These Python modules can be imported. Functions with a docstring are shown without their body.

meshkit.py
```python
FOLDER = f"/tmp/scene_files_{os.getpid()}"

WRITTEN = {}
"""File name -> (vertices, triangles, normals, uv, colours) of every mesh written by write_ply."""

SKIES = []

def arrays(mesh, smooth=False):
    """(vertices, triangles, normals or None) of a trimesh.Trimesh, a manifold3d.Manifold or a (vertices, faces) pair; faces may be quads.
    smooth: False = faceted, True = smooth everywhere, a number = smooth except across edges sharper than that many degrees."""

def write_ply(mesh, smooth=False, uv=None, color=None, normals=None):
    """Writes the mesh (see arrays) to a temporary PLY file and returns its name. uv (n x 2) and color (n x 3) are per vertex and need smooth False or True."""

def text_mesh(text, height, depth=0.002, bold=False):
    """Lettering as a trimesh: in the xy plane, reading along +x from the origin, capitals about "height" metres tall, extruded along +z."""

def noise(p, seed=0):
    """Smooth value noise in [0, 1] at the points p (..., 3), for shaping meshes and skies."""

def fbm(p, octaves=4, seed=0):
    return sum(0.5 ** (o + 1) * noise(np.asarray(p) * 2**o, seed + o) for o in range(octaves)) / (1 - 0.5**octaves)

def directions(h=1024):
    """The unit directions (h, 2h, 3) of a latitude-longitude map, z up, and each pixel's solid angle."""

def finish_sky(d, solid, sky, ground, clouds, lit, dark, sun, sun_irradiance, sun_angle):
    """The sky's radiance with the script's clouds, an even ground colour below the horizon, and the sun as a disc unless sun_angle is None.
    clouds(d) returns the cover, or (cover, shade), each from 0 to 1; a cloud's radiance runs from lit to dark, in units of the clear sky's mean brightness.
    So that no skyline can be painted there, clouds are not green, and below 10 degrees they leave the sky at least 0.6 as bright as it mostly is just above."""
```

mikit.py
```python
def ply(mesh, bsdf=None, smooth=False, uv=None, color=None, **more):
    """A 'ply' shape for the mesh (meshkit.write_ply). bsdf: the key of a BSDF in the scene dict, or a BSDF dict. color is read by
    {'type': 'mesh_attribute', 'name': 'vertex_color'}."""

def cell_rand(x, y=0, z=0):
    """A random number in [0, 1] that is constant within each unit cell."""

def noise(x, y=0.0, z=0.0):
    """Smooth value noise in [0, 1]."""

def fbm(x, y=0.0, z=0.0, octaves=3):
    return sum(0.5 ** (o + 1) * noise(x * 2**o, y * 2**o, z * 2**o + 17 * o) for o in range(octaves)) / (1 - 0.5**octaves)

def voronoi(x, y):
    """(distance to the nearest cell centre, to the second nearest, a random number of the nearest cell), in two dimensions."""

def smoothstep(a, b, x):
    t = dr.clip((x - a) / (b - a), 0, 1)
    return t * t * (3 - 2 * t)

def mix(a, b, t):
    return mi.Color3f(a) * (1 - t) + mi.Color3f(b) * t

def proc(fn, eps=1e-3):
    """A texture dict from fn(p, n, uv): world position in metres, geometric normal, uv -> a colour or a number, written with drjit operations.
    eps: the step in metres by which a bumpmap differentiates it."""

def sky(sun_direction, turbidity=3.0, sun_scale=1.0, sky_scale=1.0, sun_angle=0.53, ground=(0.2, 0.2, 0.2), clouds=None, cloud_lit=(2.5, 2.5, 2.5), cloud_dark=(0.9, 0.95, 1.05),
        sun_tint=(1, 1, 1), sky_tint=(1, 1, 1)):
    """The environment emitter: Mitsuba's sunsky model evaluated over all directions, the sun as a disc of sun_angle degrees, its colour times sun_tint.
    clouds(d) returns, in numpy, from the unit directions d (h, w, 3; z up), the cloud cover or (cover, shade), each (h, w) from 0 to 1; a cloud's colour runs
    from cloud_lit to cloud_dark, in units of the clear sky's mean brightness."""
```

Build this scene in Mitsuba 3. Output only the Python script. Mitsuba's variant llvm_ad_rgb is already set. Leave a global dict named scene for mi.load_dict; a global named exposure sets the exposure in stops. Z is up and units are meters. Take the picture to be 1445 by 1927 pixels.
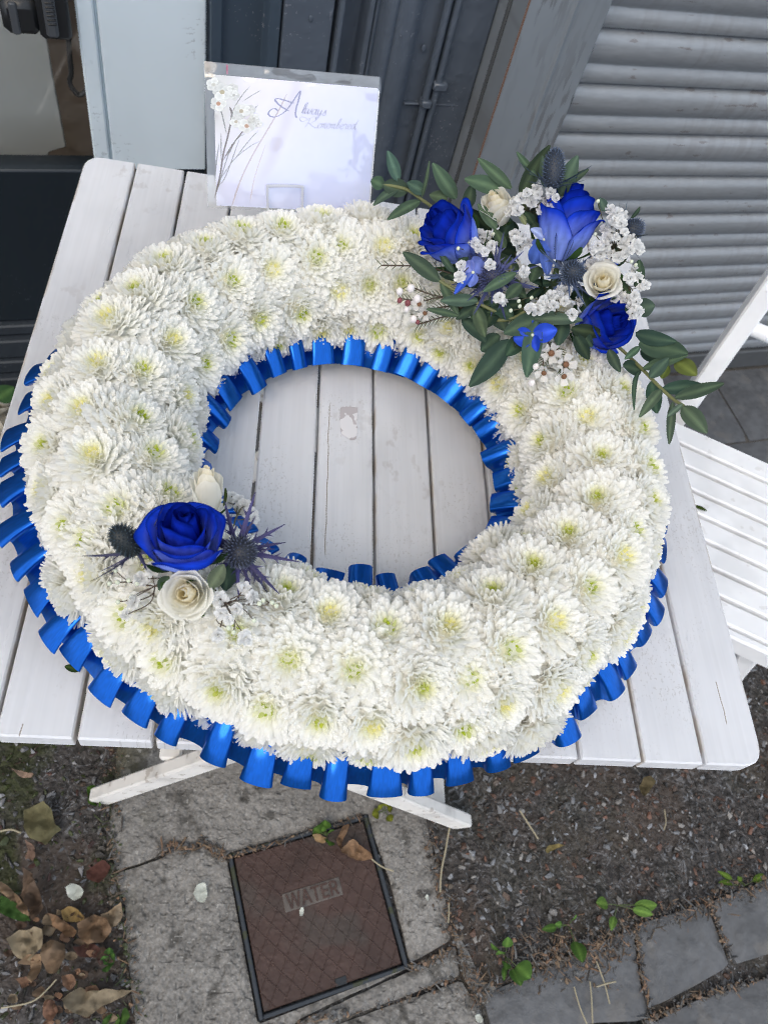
import math, random
import numpy as np, trimesh, mitsuba as mi, drjit as dr, mikit, meshkit
from mikit import noise, fbm, voronoi, smoothstep, mix, proc, cell_rand
from shapely.geometry import Polygon, Point, LineString
from scipy.spatial import Delaunay
T = mi.ScalarTransform4f
rng = np.random.default_rng(11)
scene, labels = {'type': 'scene'}, {}

# ------------------------------------------------------------------ camera, sky, exposure
F_PX, PW, PH = 1486.012, 1445.0, 1927.0
RC = np.array([[0.98155146, 0.09057013, 0.16838578], [-0.01282608, -0.84751296, 0.53061971], [0.19076743, -0.52299029, -0.83071592]])
CAM = np.array([0.23066339, -0.17512803, 1.35369212])
scene['camera'] = {'type': 'thinlens', 'fov': math.degrees(2 * math.atan(PW / 2 / F_PX)), 'fov_axis': 'x', 'aperture_radius': 0.0013, 'focus_distance': 0.68,
                   'near_clip': 0.02, 'far_clip': 200.0,
                   'to_world': T().look_at(origin=CAM.tolist(), target=(CAM + RC[:, 2]).tolist(), up=(-RC[:, 1]).tolist())}
scene['sky'] = mikit.sky((-0.35, -0.55, 0.75), turbidity=4, sun_scale=0.22, sun_angle=35, clouds=lambda d: 1.0, cloud_lit=(2.15, 2.42, 2.80), ground=(0.16, 0.155, 0.15))
exposure = 2.3

# ------------------------------------------------------------------ finding points
TZ = 0.72                                        # height of the table top; x runs across its slats, y along them, away from the viewer
def ray(u, v):
    d = RC @ np.array([(u - PW / 2) / F_PX, (v - PH / 2) / F_PX, 1.0])
    return d / np.linalg.norm(d)
def at(u, v, z=0.0):
    d = ray(u, v); return CAM + d * ((z - CAM[2]) / d[2])
def tab(u, v, h=0.0): return at(u, v, TZ + h)
PSI = 0.249413778                                # the shop front is turned a little against the table
WU, WN = np.array([math.cos(PSI), math.sin(PSI), 0]), np.array([math.sin(PSI), -math.cos(PSI), 0])
W0 = np.array([1.39122201, 1.22576484, 0.0])
def wl(s, d, z): return W0 + WU * s + WN * d + np.array([0, 0, z])
def wsz(u, v, d=0.0):
    r = ray(u, v); X = CAM + r * (((W0 + WN * d - CAM) @ WN) / (r @ WN)); return (X - W0) @ WU, X[2]
WC, WR, WA, WZ, WB = np.array([0.3284, 0.2573]), 0.2148, 0.0731, 0.0605, 0.0840     # the wreath: centre, ring radius, half width, height of its middle, half height
TS = np.linspace(0.25, 1.3, 900)
def sp(u, v, h=0.0, grow=0.0):
    """The point of the wreath's flower surface seen at a pixel (or nearest to that ray), h metres nearer."""
    d = ray(u, v); X = CAM + TS[:, None] * d
    s = np.hypot((np.hypot(X[:, 0] - WC[0], X[:, 1] - WC[1]) - WR) / (WA + grow), (X[:, 2] - TZ - WZ) / (WB + grow)) - 1
    i = np.argmax(s < 0) if (s < 0).any() else int(np.argmin(s))
    return CAM + d * (TS[i] - h)
def ring_normal(p):
    q = np.array(p) - [WC[0], WC[1], TZ]; rho = math.hypot(q[0], q[1]); e = np.array([q[0], q[1], 0]) / max(rho, 1e-9)
    n = e * (rho - WR) / WA ** 2 + np.array([0, 0, (q[2] - WZ) / WB ** 2]); return n / np.linalg.norm(n)
def unit(v): v = np.asarray(v, float); return v / np.linalg.norm(v)
def frame(z, x=None):
    z = unit(z); x = np.array([1.0, 0.1, 0]) if x is None else np.asarray(x, float)
    x = x - z * (x @ z)
    if np.linalg.norm(x) < 1e-6: x = np.cross(z, [0.3, 1, 0.2])
    x = unit(x); return np.c_[x, np.cross(z, x), z]
def mat4(Rm, t, s=1.0):
    m = np.eye(4); m[:3, :3] = Rm * s; m[:3, 3] = t; return m

# ------------------------------------------------------------------ entries
def numbered(k):
    if k not in USED: USED.add(k); return k
    i = 1
    while f'{k}_{i:03d}' in USED: i += 1
    USED.add(f'{k}_{i:03d}'); return f'{k}_{i:03d}'
USED = set()
def thing(name, label, cat, group=None):
    k = numbered(name); labels[k] = {'label': label, 'category': cat}
    if group: labels[k]['group'] = group
    return k
def obj(name, mesh, m, parent=None, smooth=40, uv=None, color=None, label=None, kind=None, cat=None, group=None):
    k = numbered(f'{parent}__{name}' if parent else name)
    scene[k] = mikit.ply(mesh, m, smooth=smooth, uv=uv, color=color)
    info = {a: b for a, b in (('label', label), ('kind', kind), ('category', cat), ('group', group)) if b}
    if info: labels[k] = {**labels.get(k, {}), **info}
    return k
def inst(name, src, M, parent=None):
    k = numbered(f'{parent}__{name}' if parent else name)
    scene[k] = {'type': 'instance', 'shapegroup': {'type': 'ref', 'id': src}, 'to_world': T(np.asarray(M).tolist())}
    return k

# ------------------------------------------------------------------ mesh helpers
def mesh(v, f): return trimesh.Trimesh(np.asarray(v, float), np.asarray(f, int), process=False)
def cat(ms):
    ms = [m for m in ms if m is not None]; return trimesh.util.concatenate(ms) if len(ms) > 1 else ms[0]
def gridfaces(nu, nv, wrap=False, off=0):
    f = []
    for i in range(nu - 1 + wrap):
        for j in range(nv - 1):
            a, b = i * nv + j, ((i + 1) % nu) * nv + j
            f += [[a, b, b + 1], [a, b + 1, a + 1]]
    return np.array(f) + off
def cbox(lo, hi, c=0.002, Rm=None, t=None):
    """A box with chamfered edges; lo and hi in its own axes, Rm and t put it in place."""
    lo, hi = np.minimum(lo, hi), np.maximum(lo, hi); c = min(c, *(0.45 * (hi - lo)))
    v = []
    for sx in (0, 1):
        for sy in (0, 1):
            for sz in (0, 1):
                p = np.where([sx, sy, sz], hi, lo); s = np.where([sx, sy, sz], -c, c)
                for k in range(3):
                    q = p + s; q[k] = p[k]; v.append(q)
    m = trimesh.convex.convex_hull(np.array(v))
    if Rm is not None: m.vertices = m.vertices @ np.asarray(Rm).T
    if t is not None: m.vertices = m.vertices + t
    return m
def bar(a, b, w, h, up=(0, 0, 1), c=0.003):
    """A chamfered bar from a to b, w wide and h thick (towards up)."""
    a, b = np.asarray(a, float), np.asarray(b, float); x = unit(b - a); z = np.asarray(up, float); z = unit(z - x * (x @ z)); y = np.cross(z, x)
    return cbox([0, -w / 2, -h / 2], [np.linalg.norm(b - a), w / 2, h / 2], c, np.c_[x, y, z], a)
def tube(pts, r, n=7, caps=True):
    p = np.asarray(pts, float); r = np.broadcast_to(r, (len(p),)); t = np.gradient(p, axis=0); t /= np.linalg.norm(t, axis=1, keepdims=True) + 1e-12
    a = np.cross(t[0], [0.31, 0.2, 0.9]); a = unit(a); A = []
    for i in range(len(p)):
        a = unit(a - t[i] * (a @ t[i])); A.append(a)
    A = np.array(A); B = np.cross(t, A); an = np.arange(n) * 2 * math.pi / n
    v = (p[:, None] + r[:, None, None] * (np.cos(an)[None, :, None] * A[:, None] + np.sin(an)[None, :, None] * B[:, None])).reshape(-1, 3)
    f = []
    for i in range(len(p) - 1):
        for j in range(n):
            k = (j + 1) % n; f += [[i * n + j, i * n + k, (i + 1) * n + k], [i * n + j, (i + 1) * n + k, (i + 1) * n + j]]
    if caps:
        v = np.vstack([v, p[0], p[-1]]); m = len(p) * n
        for j in range(n): k = (j + 1) % n; f += [[m, k, j], [m + 1, m - n + j, m - n + k]]
    return mesh(v, f)
def smoothpath(pts, n=6):
    """Catmull-Rom through the points."""
    p = np.asarray(pts, float)
    if len(p) < 3: return np.array([p[0] + (p[-1] - p[0]) * t for t in np.linspace(0, 1, n + 1)])
    q = np.vstack([2 * p[0] - p[1], p, 2 * p[-1] - p[-2]]); out = []
    for i in range(1, len(q) - 2):
        for t in np.arange(n) / n:
            out.append(0.5 * ((2 * q[i]) + (q[i + 1] - q[i - 1]) * t + (2 * q[i - 1] - 5 * q[i] + 4 * q[i + 1] - q[i + 2]) * t * t + (3 * q[i] - q[i - 1] - 3 * q[i + 1] + q[i + 2]) * t ** 3))
    return np.array(out + [p[-1]])
def slab(poly, z0, z1, c=0.002, put=None):
    """A convex (or nearly) counter-clockwise outline as a slab with a chamfered rim top and bottom."""
    p = np.asarray(poly, float); e = np.roll(p, -1, 0) - p; n = np.c_[e[:, 1], -e[:, 0]]; n /= np.linalg.norm(n, axis=1, keepdims=True)
    m = n + np.roll(n, 1, 0); m /= np.maximum(0.3, (m * n).sum(1, keepdims=True))
    k = len(p); rings = [(p - m * c, z0), (p, z0 + c), (p, z1 - c), (p - m * c, z1)]
    v = np.vstack([np.c_[r, np.full(k, z)] for r, z in rings] + [[[*p.mean(0), z0]], [[*p.mean(0), z1]]]); f = []
    for i in range(3):
        for j in range(k): a, b = i * k + j, i * k + (j + 1) % k; f += [[a, b, b + k], [a, b + k, a + k]]
    for j in range(k): f += [[4 * k, (j + 1) % k, j], [4 * k + 1, 3 * k + j, 3 * k + (j + 1) % k]]
    if put is not None: v = np.array([put(*q) for q in v])
    return mesh(v, f)
def roundpoly(pts, radii, n=5):
    out = []; k = len(pts)
    for i in range(k):
        p, a, b = (np.array(pts[j % k], float) for j in (i, i - 1, i + 1)); r = radii[i] if hasattr(radii, '__len__') else radii
        if r <= 0: out.append(p); continue
        ua, ub = unit(a - p), unit(b - p)
        for t in np.linspace(0, 1, n + 1): out.append((1 - t) ** 2 * (p + ua * r) + 2 * t * (1 - t) * p + t * t * (p + ub * r))
    return np.array(out)
def fill(poly, step, jitter=0.3, edge=None):
    """A flat triangulation of a shapely polygon with points inside: (points, faces)."""
    r = np.random.default_rng(int(abs(poly.area) * 1e9) % 99991); ring = []
    for line in [poly.exterior, *poly.interiors]:
        n = max(6, int(line.length / (edge or step))); ring += [line.interpolate(i / n, normalized=True).coords[0] for i in range(n)]
    x0, y0, x1, y1 = poly.bounds; inner = poly.buffer(-0.45 * step)
    g = [(x + r.uniform(-jitter, jitter) * step, y + r.uniform(-jitter, jitter) * step) for x in np.arange(x0, x1, step) for y in np.arange(y0, y1, step)]
    g = [q for q in g if inner.contains(Point(q))]
    P = np.array(ring + g); f = Delaunay(P).simplices
    c = P[f].mean(1); keep = np.array([poly.contains(Point(q)) for q in c]); f = f[keep]
    a = P[f]; area = np.cross(a[:, 1] - a[:, 0], a[:, 2] - a[:, 0]); f[area < 0] = f[area < 0][:, ::-1]
    return P, f[np.abs(area) > 1e-12], len(ring)
def wobble(pts, step, amp, seed=0):
    """A closed outline made uneven."""
    seed = abs(int(seed)); r = np.random.default_rng(seed); line = LineString(list(pts) + [pts[0]]); n = int(line.length / step)
    p = np.array([line.interpolate(i / n, normalized=True).coords[0] for i in range(n)])
    q = meshkit.fbm(np.c_[p / (step * 5), np.full(n, seed)], 3, seed) - 0.5; w = meshkit.fbm(np.c_[p / (step * 5), np.full(n, seed + 5.5)], 3, seed + 9) - 0.5
    return p + amp * 3 * np.c_[q, w]
def fibo(n, cap=1.0):
    i = np.arange(n) + 0.5; z = 1 - i / n * (1 + cap) ; ph = i * 2.399963; s = np.sqrt(np.maximum(0, 1 - z * z)); return np.c_[s * np.cos(ph), s * np.sin(ph), z]

# ------------------------------------------------------------------ materials
def bs(name, d): scene[name] = d; return name
def pr(color, rough=0.5, **k): return {'type': 'principled', 'base_color': color if isinstance(color, dict) else {'type': 'rgb', 'value': list(color)}, 'roughness': rough, **k}
def two(d, bump=None, scale=1.0):
    return {'type': 'twosided', 'b': {'type': 'bumpmap', 'tex': bump, 'scale': scale, 'b': d} if bump else d}
VC = {'type': 'mesh_attribute', 'name': 'vertex_color'}
PITCH = 0.70 / 12

CRACKS = [(tab(620, 756)[:2].tolist(), tab(612, 1046)[:2].tolist()), (tab(1346, 1282)[:2].tolist(), tab(1368, 1364)[:2].tolist()), (tab(44, 1362)[:2].tolist(), tab(37, 1386)[:2].tolist())]
def c_tablewood(p, n, uv):
    grain = fbm(p.x * 300, p.y * 9, 3.3, 3); blot = fbm(p.x * 7, p.y * 5, 1.7, 4)
    slat = dr.floor(p.x / PITCH); tone = 0.70 + 0.03 * cell_rand(slat, 3)
    e = dr.abs(p.x / PITCH - slat - 0.5) * 2; edge = smoothstep(0.88, 0.975, e) * smoothstep(0.40, 0.66, fbm(p.x * 20, p.y * 38, 8.1, 4))
    speck = smoothstep(0.66, 0.74, fbm(p.x * 700, p.y * 420, 5.0, 3)) * smoothstep(0.48, 0.7, fbm(p.x * 16, p.y * 12, 2.0, 3))
    scuff = smoothstep(0.60, 0.74, fbm(p.x * 110, p.y * 70, 6.2, 4)) * smoothstep(0.5, 0.7, fbm(p.x * 9, p.y * 7, 7.2, 3)) * 0.35
    c = mi.Color3f(0.945, 0.957, 1.0) * (tone - 0.10 * (0.5 - grain) - 0.13 * smoothstep(0.42, 0.7, blot))
    c = mix(c, mi.Color3f(0.42, 0.36, 0.29), edge * 0.75)
    c = mix(c, mi.Color3f(0.34, 0.31, 0.3), scuff)
    for (xa, ya), (xb, yb) in CRACKS:
        t = (p.y - ya) / (yb - ya); d = dr.abs(p.x - (xa + (xb - xa) * t) - 0.0012 * (fbm(p.y * 60, 3.0, 1.0, 2) - 0.5))
        c = mix(c, mi.Color3f(0.22, 0.16, 0.11), smoothstep(0.0007, 0.0002, d) * smoothstep(-0.02, 0.05, t) * smoothstep(1.02, 0.95, t) * 0.8)
    return mix(c, mi.Color3f(0.3, 0.27, 0.25), speck * 0.3)
bs('m_table', two(pr(proc(c_tablewood), 0.42, specular=0.45), proc(lambda p, n, uv: fbm(p.x * 350, p.y * 14, 1.0, 3) * 0.0007 + fbm(p.x * 30, p.y * 16, 4.0, 2) * 0.0012, 4e-4), 1.0))
def c_whitepaint(p, n, uv):
    b = fbm(p.x * 14, p.y * 14, p.z * 14, 4)
    c = mi.Color3f(0.83, 0.84, 0.86) * (1.0 - 0.12 * smoothstep(0.45, 0.7, b))
    return mix(c, mi.Color3f(0.35, 0.31, 0.26), smoothstep(0.72, 0.8, fbm(p.x * 60, p.y * 60, p.z * 60, 3)) * 0.18)
bs('m_whitepaint', two(pr(proc(c_whitepaint), 0.4), proc(lambda p, n, uv: fbm(p.x * 90, p.y * 90, p.z * 90, 2) * 0.0006, 6e-4)))
def c_oldwhite(p, n, uv):
    b = fbm(p.x * 22, p.y * 22, p.z * 22, 4)
    c = mi.Color3f(0.72, 0.70, 0.67) * (1.02 - 0.3 * smoothstep(0.4, 0.75, b))
    return mix(c, mi.Color3f(0.3, 0.25, 0.2), smoothstep(0.66, 0.76, fbm(p.x * 80, p.y * 80, p.z * 80, 3)) * 0.55)
bs('m_oldwhite', two(pr(proc(c_oldwhite), 0.55)))
def c_doorwhite(p, n, uv):
    s = p.x * float(WU[0]) + p.y * float(WU[1])
    sc = smoothstep(0.66, 0.76, fbm(s * 190, p.z * 300, 2.0, 3)) * smoothstep(0.52, 0.7, fbm(s * 14, p.z * 14, 4.0, 3)) * 0.6
    c = mi.Color3f(0.60, 0.675, 0.725) * (1.0 - 0.12 * smoothstep(0.35, 0.75, fbm(s * 5, p.z * 4, 1.0, 4)))
    return mix(c, mi.Color3f(0.2, 0.22, 0.25), sc * 0.7)
bs('m_doorwhite', two(pr(proc(c_doorwhite), 0.38)))
def painted(base, chip, chips, scale=1.0):
    def f(p, n, uv):
        s = p.x * float(WU[0]) + p.y * float(WU[1])
        a = fbm(s * 8, p.z * 3, p.y * 3, 4)
        k = smoothstep(0.70, 0.76, fbm(s * 330, p.z * 260, p.y * 60, 3)) * smoothstep(0.5, 0.66, fbm(s * 22, p.z * 13, 3.0, 3))
        return mix(mi.Color3f(base) * (0.8 + 0.45 * a), mi.Color3f(chip), k * chips)
    return f
blister = proc(lambda p, n, uv: fbm(p.x * 55, p.y * 55, p.z * 30, 4) * 0.0026 + smoothstep(0.7, 0.9, noise(p.x * 120, p.y * 120, p.z * 80)) * 0.0005, 5e-4)
bs('m_darkpaint', two(pr(proc(painted((0.070, 0.086, 0.112), (0.3, 0.3, 0.32), 0.35)), 0.34, specular=0.6), blister))
bs('m_darksmooth', two(pr(proc(painted((0.040, 0.058, 0.082), (0.3, 0.3, 0.32), 0.3)), 0.3)))
bs('m_kick', two(pr(proc(painted((0.0085, 0.014, 0.020), (0.1, 0.12, 0.14), 0.2)), 0.38)))
bs('m_sillpaint', two(pr(proc(painted((0.022, 0.028, 0.036), (0.15, 0.16, 0.17), 0.25)), 0.5)))
def c_galv(p, n, uv):
    s = p.x * float(WU[0]) + p.y * float(WU[1])
    a = fbm(s * 60, p.z * 260, 1.0, 4); st = fbm(s * 130, p.z * 14, 5.0, 3); big = fbm(s * 4, p.z * 6, 2.0, 3)
    c = mi.Color3f(0.275, 0.290, 0.308) * (0.78 + 0.20 * a + 0.28 * big)
    c = mix(c, mi.Color3f(0.19, 0.18, 0.178), smoothstep(0.48, 0.72, st * 0.45 + big * 0.55) * 0.25)
    return mix(c, mi.Color3f(0.09, 0.05, 0.03), smoothstep(0.78, 0.84, fbm(s * 35, p.z * 170, 8.0, 3)) * 0.4)
bs('m_galv', two(pr(proc(c_galv), 0.46, metallic=0.35, specular=0.5), proc(lambda p, n, uv: fbm(p.x * 90, p.y * 90, p.z * 160, 3) * 0.0004, 5e-4)))
def c_guide(p, n, uv):
    s = p.x * float(WU[0]) + p.y * float(WU[1])
    st = fbm(s * 160, p.z * 26, 1.0, 3); big = fbm(s * 9, p.z * 3, 2.0, 4)
    c = mi.Color3f(0.215, 0.238, 0.262) * (0.72 + 0.5 * big)
    return mix(c, mi.Color3f(0.12, 0.12, 0.125), smoothstep(0.56, 0.7, st) * smoothstep(0.42, 0.6, big) * 0.7)
bs('m_guide', two(pr(proc(c_guide), 0.45, metallic=0.25)))
bs('m_plate', two(pr(proc(painted((0.07, 0.074, 0.078), (0.2, 0.2, 0.2), 0.4)), 0.5)))
bs('m_rust', two(pr((0.16, 0.085, 0.055), 0.8)))
bs('m_black', two(pr((0.012, 0.013, 0.015), 0.35)))
bs('m_blackrib', two(pr((0.055, 0.06, 0.068), 0.42)))
bs('m_glass', {'type': 'thindielectric'})
bs('m_inside_board', two(pr(proc(lambda p, n, uv: mi.Color3f(0.36, 0.38, 0.37) * (0.75 + 0.4 * fbm(p.x * 4, p.y * 4, p.z * 4, 3))), 0.6)))
bs('m_inside_floor', two(pr(proc(lambda p, n, uv: mi.Color3f(0.115, 0.095, 0.078) * (0.7 + 0.6 * fbm(p.x * 9, p.y * 9, p.z * 9, 3))), 0.6)))
bs('m_inside_wall', two(pr((0.12, 0.105, 0.09), 0.8)))
bs('m_ledge', two(pr(proc(lambda p, n, uv: mi.Color3f(0.33, 0.34, 0.33) * (0.8 + 0.35 * fbm(p.x * 12, p.y * 12, 2.0, 3))), 0.55)))
bs('m_render', two(pr(proc(lambda p, n, uv: mi.Color3f(0.20, 0.2, 0.2) * (0.8 + 0.4 * fbm(p.x * 3, p.y * 3, p.z * 3, 4))), 0.9)))

def c_tarmac(p, n, uv):
    d, d2, r = voronoi(p.x * 130, p.y * 130); e, e2, r2 = voronoi(p.x * 62 + 3.3, p.y * 62)
    a = fbm(p.x * 8, p.y * 8, 1.0, 4); moss = fbm(p.x * 11 + 7, p.y * 11, 2.0, 4)
    c = mi.Color3f(0.058, 0.053, 0.051) * (0.5 + 0.9 * r)
    fl = fbm(p.x * 190 + 7 * noise(p.x * 60, p.y * 60), p.y * 190 + 7 * noise(p.x * 60 + 9, p.y * 60), 4.0, 3)
    c = mix(c, mi.Color3f(0.17, 0.172, 0.18), smoothstep(0.66, 0.74, fl) * 0.8)
    c = mix(c, mi.Color3f(0.012, 0.011, 0.010), smoothstep(0.42, 0.3, fl) * 0.7)
    c = mix(c, mi.Color3f(0.075, 0.055, 0.043), smoothstep(0.45, 0.7, a) * 0.6)
    left = smoothstep(0.15, -0.02, p.x)
    return mix(c, mi.Color3f(0.030, 0.036, 0.012) * (0.6 + 0.9 * r), smoothstep(0.5, 0.62, moss) * (0.12 + 0.75 * left))
bs('m_tarmac', two(pr(proc(c_tarmac), 0.75, specular=0.35), proc(lambda p, n, uv: fbm(p.x * 170, p.y * 170, 1.0, 3) * 0.006, 7e-4)))
def c_concrete(p, n, uv):
    a = fbm(p.x * 9, p.y * 9, 1.0, 5); g = noise(p.x * 420, p.y * 420, 2.0); h = fbm(p.x * 120, p.y * 120, 3.0, 3)
    g2 = fbm(p.x * 330, p.y * 330, 6.0, 2)
    m2 = fbm(p.x * 28 + 3, p.y * 28, 2.0, 4)
    c = mi.Color3f(0.190, 0.180, 0.168) * (0.05 + 0.6 * a + 0.55 * h + 0.3 * g + 0.55 * (g2 - 0.4) + 0.5 * m2)
    c = mix(c, mi.Color3f(0.05, 0.046, 0.04), smoothstep(0.60, 0.78, fbm(p.x * 45, p.y * 45, 5.0, 4)) * 0.75)
    c = mix(c, mi.Color3f(0.055, 0.052, 0.022), smoothstep(0.17, 0.07, p.x + 0.06 * a) * smoothstep(0.42, 0.6, fbm(p.x * 25, p.y * 25, 9.0, 3)) * 0.8)
    return mix(c, mi.Color3f(0.36, 0.35, 0.33), smoothstep(0.86, 0.93, noise(p.x * 260, p.y * 260, 7.0)) * 0.6)
bs('m_concrete', two(pr(proc(c_concrete), 0.85), proc(lambda p, n, uv: fbm(p.x * 150, p.y * 150, 1.0, 4) * 0.0045 - smoothstep(0.68, 0.8, noise(p.x * 130, p.y * 130, 4.0)) * 0.0018, 6e-4)))
def c_paver(p, n, uv):
    a = fbm(p.x * 7, p.y * 7, 1.0, 4); h = fbm(p.x * 90, p.y * 90, 3.0, 3)
    h2 = fbm(p.x * 26, p.y * 26, 7.0, 4)
    c = mi.Color3f(0.088, 0.090, 0.095) * (0.35 + 0.6 * a + 0.45 * h + 0.5 * h2)
    return mix(c, mi.Color3f(0.15, 0.14, 0.13), smoothstep(0.62, 0.75, fbm(p.x * 30, p.y * 30, 5.0, 4)) * 0.45)
bs('m_paver', two(pr(proc(c_paver), 0.6, specular=0.45), proc(lambda p, n, uv: fbm(p.x * 60, p.y * 60, 1.0, 4) * 0.004, 8e-4)))
bs('m_joint', two(pr(proc(lambda p, n, uv: mi.Color3f(0.085, 0.076, 0.066) * (0.4 + 1.1 * fbm(p.x * 160, p.y * 160, 1.0, 4))), 0.95)))
bs('m_stone', two(pr(VC, 0.5)))
bs('m_vc_rough', two(pr(VC, 0.7)))
bs('m_leafdry', {'type': 'principledthin', 'base_color': VC, 'roughness': 0.6, 'diff_trans': 0.35})
bs('m_leafgreen', {'type': 'principledthin', 'base_color': VC, 'roughness': 0.45, 'diff_trans': 0.3})
bs('m_petal', {'type': 'principledthin', 'base_color': VC, 'roughness': 0.6, 'diff_trans': 0.9})
bs('m_rose', {'type': 'principledthin', 'base_color': VC, 'roughness': 0.62, 'diff_trans': 0.4})
bs('m_vc', two(pr(VC, 0.55)))
bs('m_ribbon', two(pr(proc(lambda p, n, uv: mi.Color3f(0.005, 0.108, 0.50) * (0.88 + 0.24 * noise(uv.x * 6000, uv.y * 12))), 0.21, specular=0.6, metallic=0.78)))
bs('m_ironframe', two(pr(proc(lambda p, n, uv: mix(mi.Color3f(0.035, 0.042, 0.052), mi.Color3f(0.05, 0.055, 0.02), smoothstep(0.58, 0.7, fbm(p.x * 60, p.y * 60, 2.0, 3)) * 0.7)), 0.6, metallic=0.2)))
def c_lid(p, n, uv):
    a = fbm(p.x * 25, p.y * 25, 1.0, 4)
    c = mi.Color3f(0.060, 0.034, 0.028) * (0.65 + 0.7 * a)
    return mix(c, mi.Color3f(0.055, 0.05, 0.044), smoothstep(0.55, 0.7, fbm(p.x * 14, p.y * 14, 4.0, 3)) * 0.5)
bs('m_lid', two(pr(proc(c_lid), 0.62, metallic=0.15), proc(lambda p, n, uv: fbm(p.x * 200, p.y * 200, 1.0, 3) * 0.0012, 5e-4)))
bs('m_plateiron', two(pr(proc(lambda p, n, uv: mi.Color3f(0.108, 0.092, 0.082) * (0.6 + 0.8 * fbm(p.x * 90, p.y * 90, 1.0, 3))), 0.6, metallic=0.15)))
bs('m_foam', two(pr((0.02, 0.045, 0.02), 0.95)))
bs('m_clear', {'type': 'dielectric', 'int_ior': 1.45})
HAZE_ = {'type': 'principledthin', 'base_color': {'type': 'rgb', 'value': [0.92, 0.93, 0.95]}, 'roughness': 0.5, 'diff_trans': 1.0}
bs('m_film', {'type': 'thindielectric', 'int_ior': 1.7})
bs('m_film_back', {'type': 'blendbsdf', 'weight': 0.20, 'a': {'type': 'thindielectric', 'int_ior': 1.5}, 'b': HAZE_})
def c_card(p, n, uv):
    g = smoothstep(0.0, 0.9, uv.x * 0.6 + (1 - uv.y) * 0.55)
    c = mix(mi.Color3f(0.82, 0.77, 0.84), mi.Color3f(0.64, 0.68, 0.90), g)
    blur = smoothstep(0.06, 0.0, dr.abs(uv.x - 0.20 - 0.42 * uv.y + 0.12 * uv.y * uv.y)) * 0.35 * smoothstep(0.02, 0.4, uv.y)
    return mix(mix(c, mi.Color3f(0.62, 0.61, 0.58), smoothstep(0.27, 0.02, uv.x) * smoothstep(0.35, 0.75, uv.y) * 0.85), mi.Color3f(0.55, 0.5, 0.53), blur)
bs('m_card', two(pr(proc(c_card), 0.5)))
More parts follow.
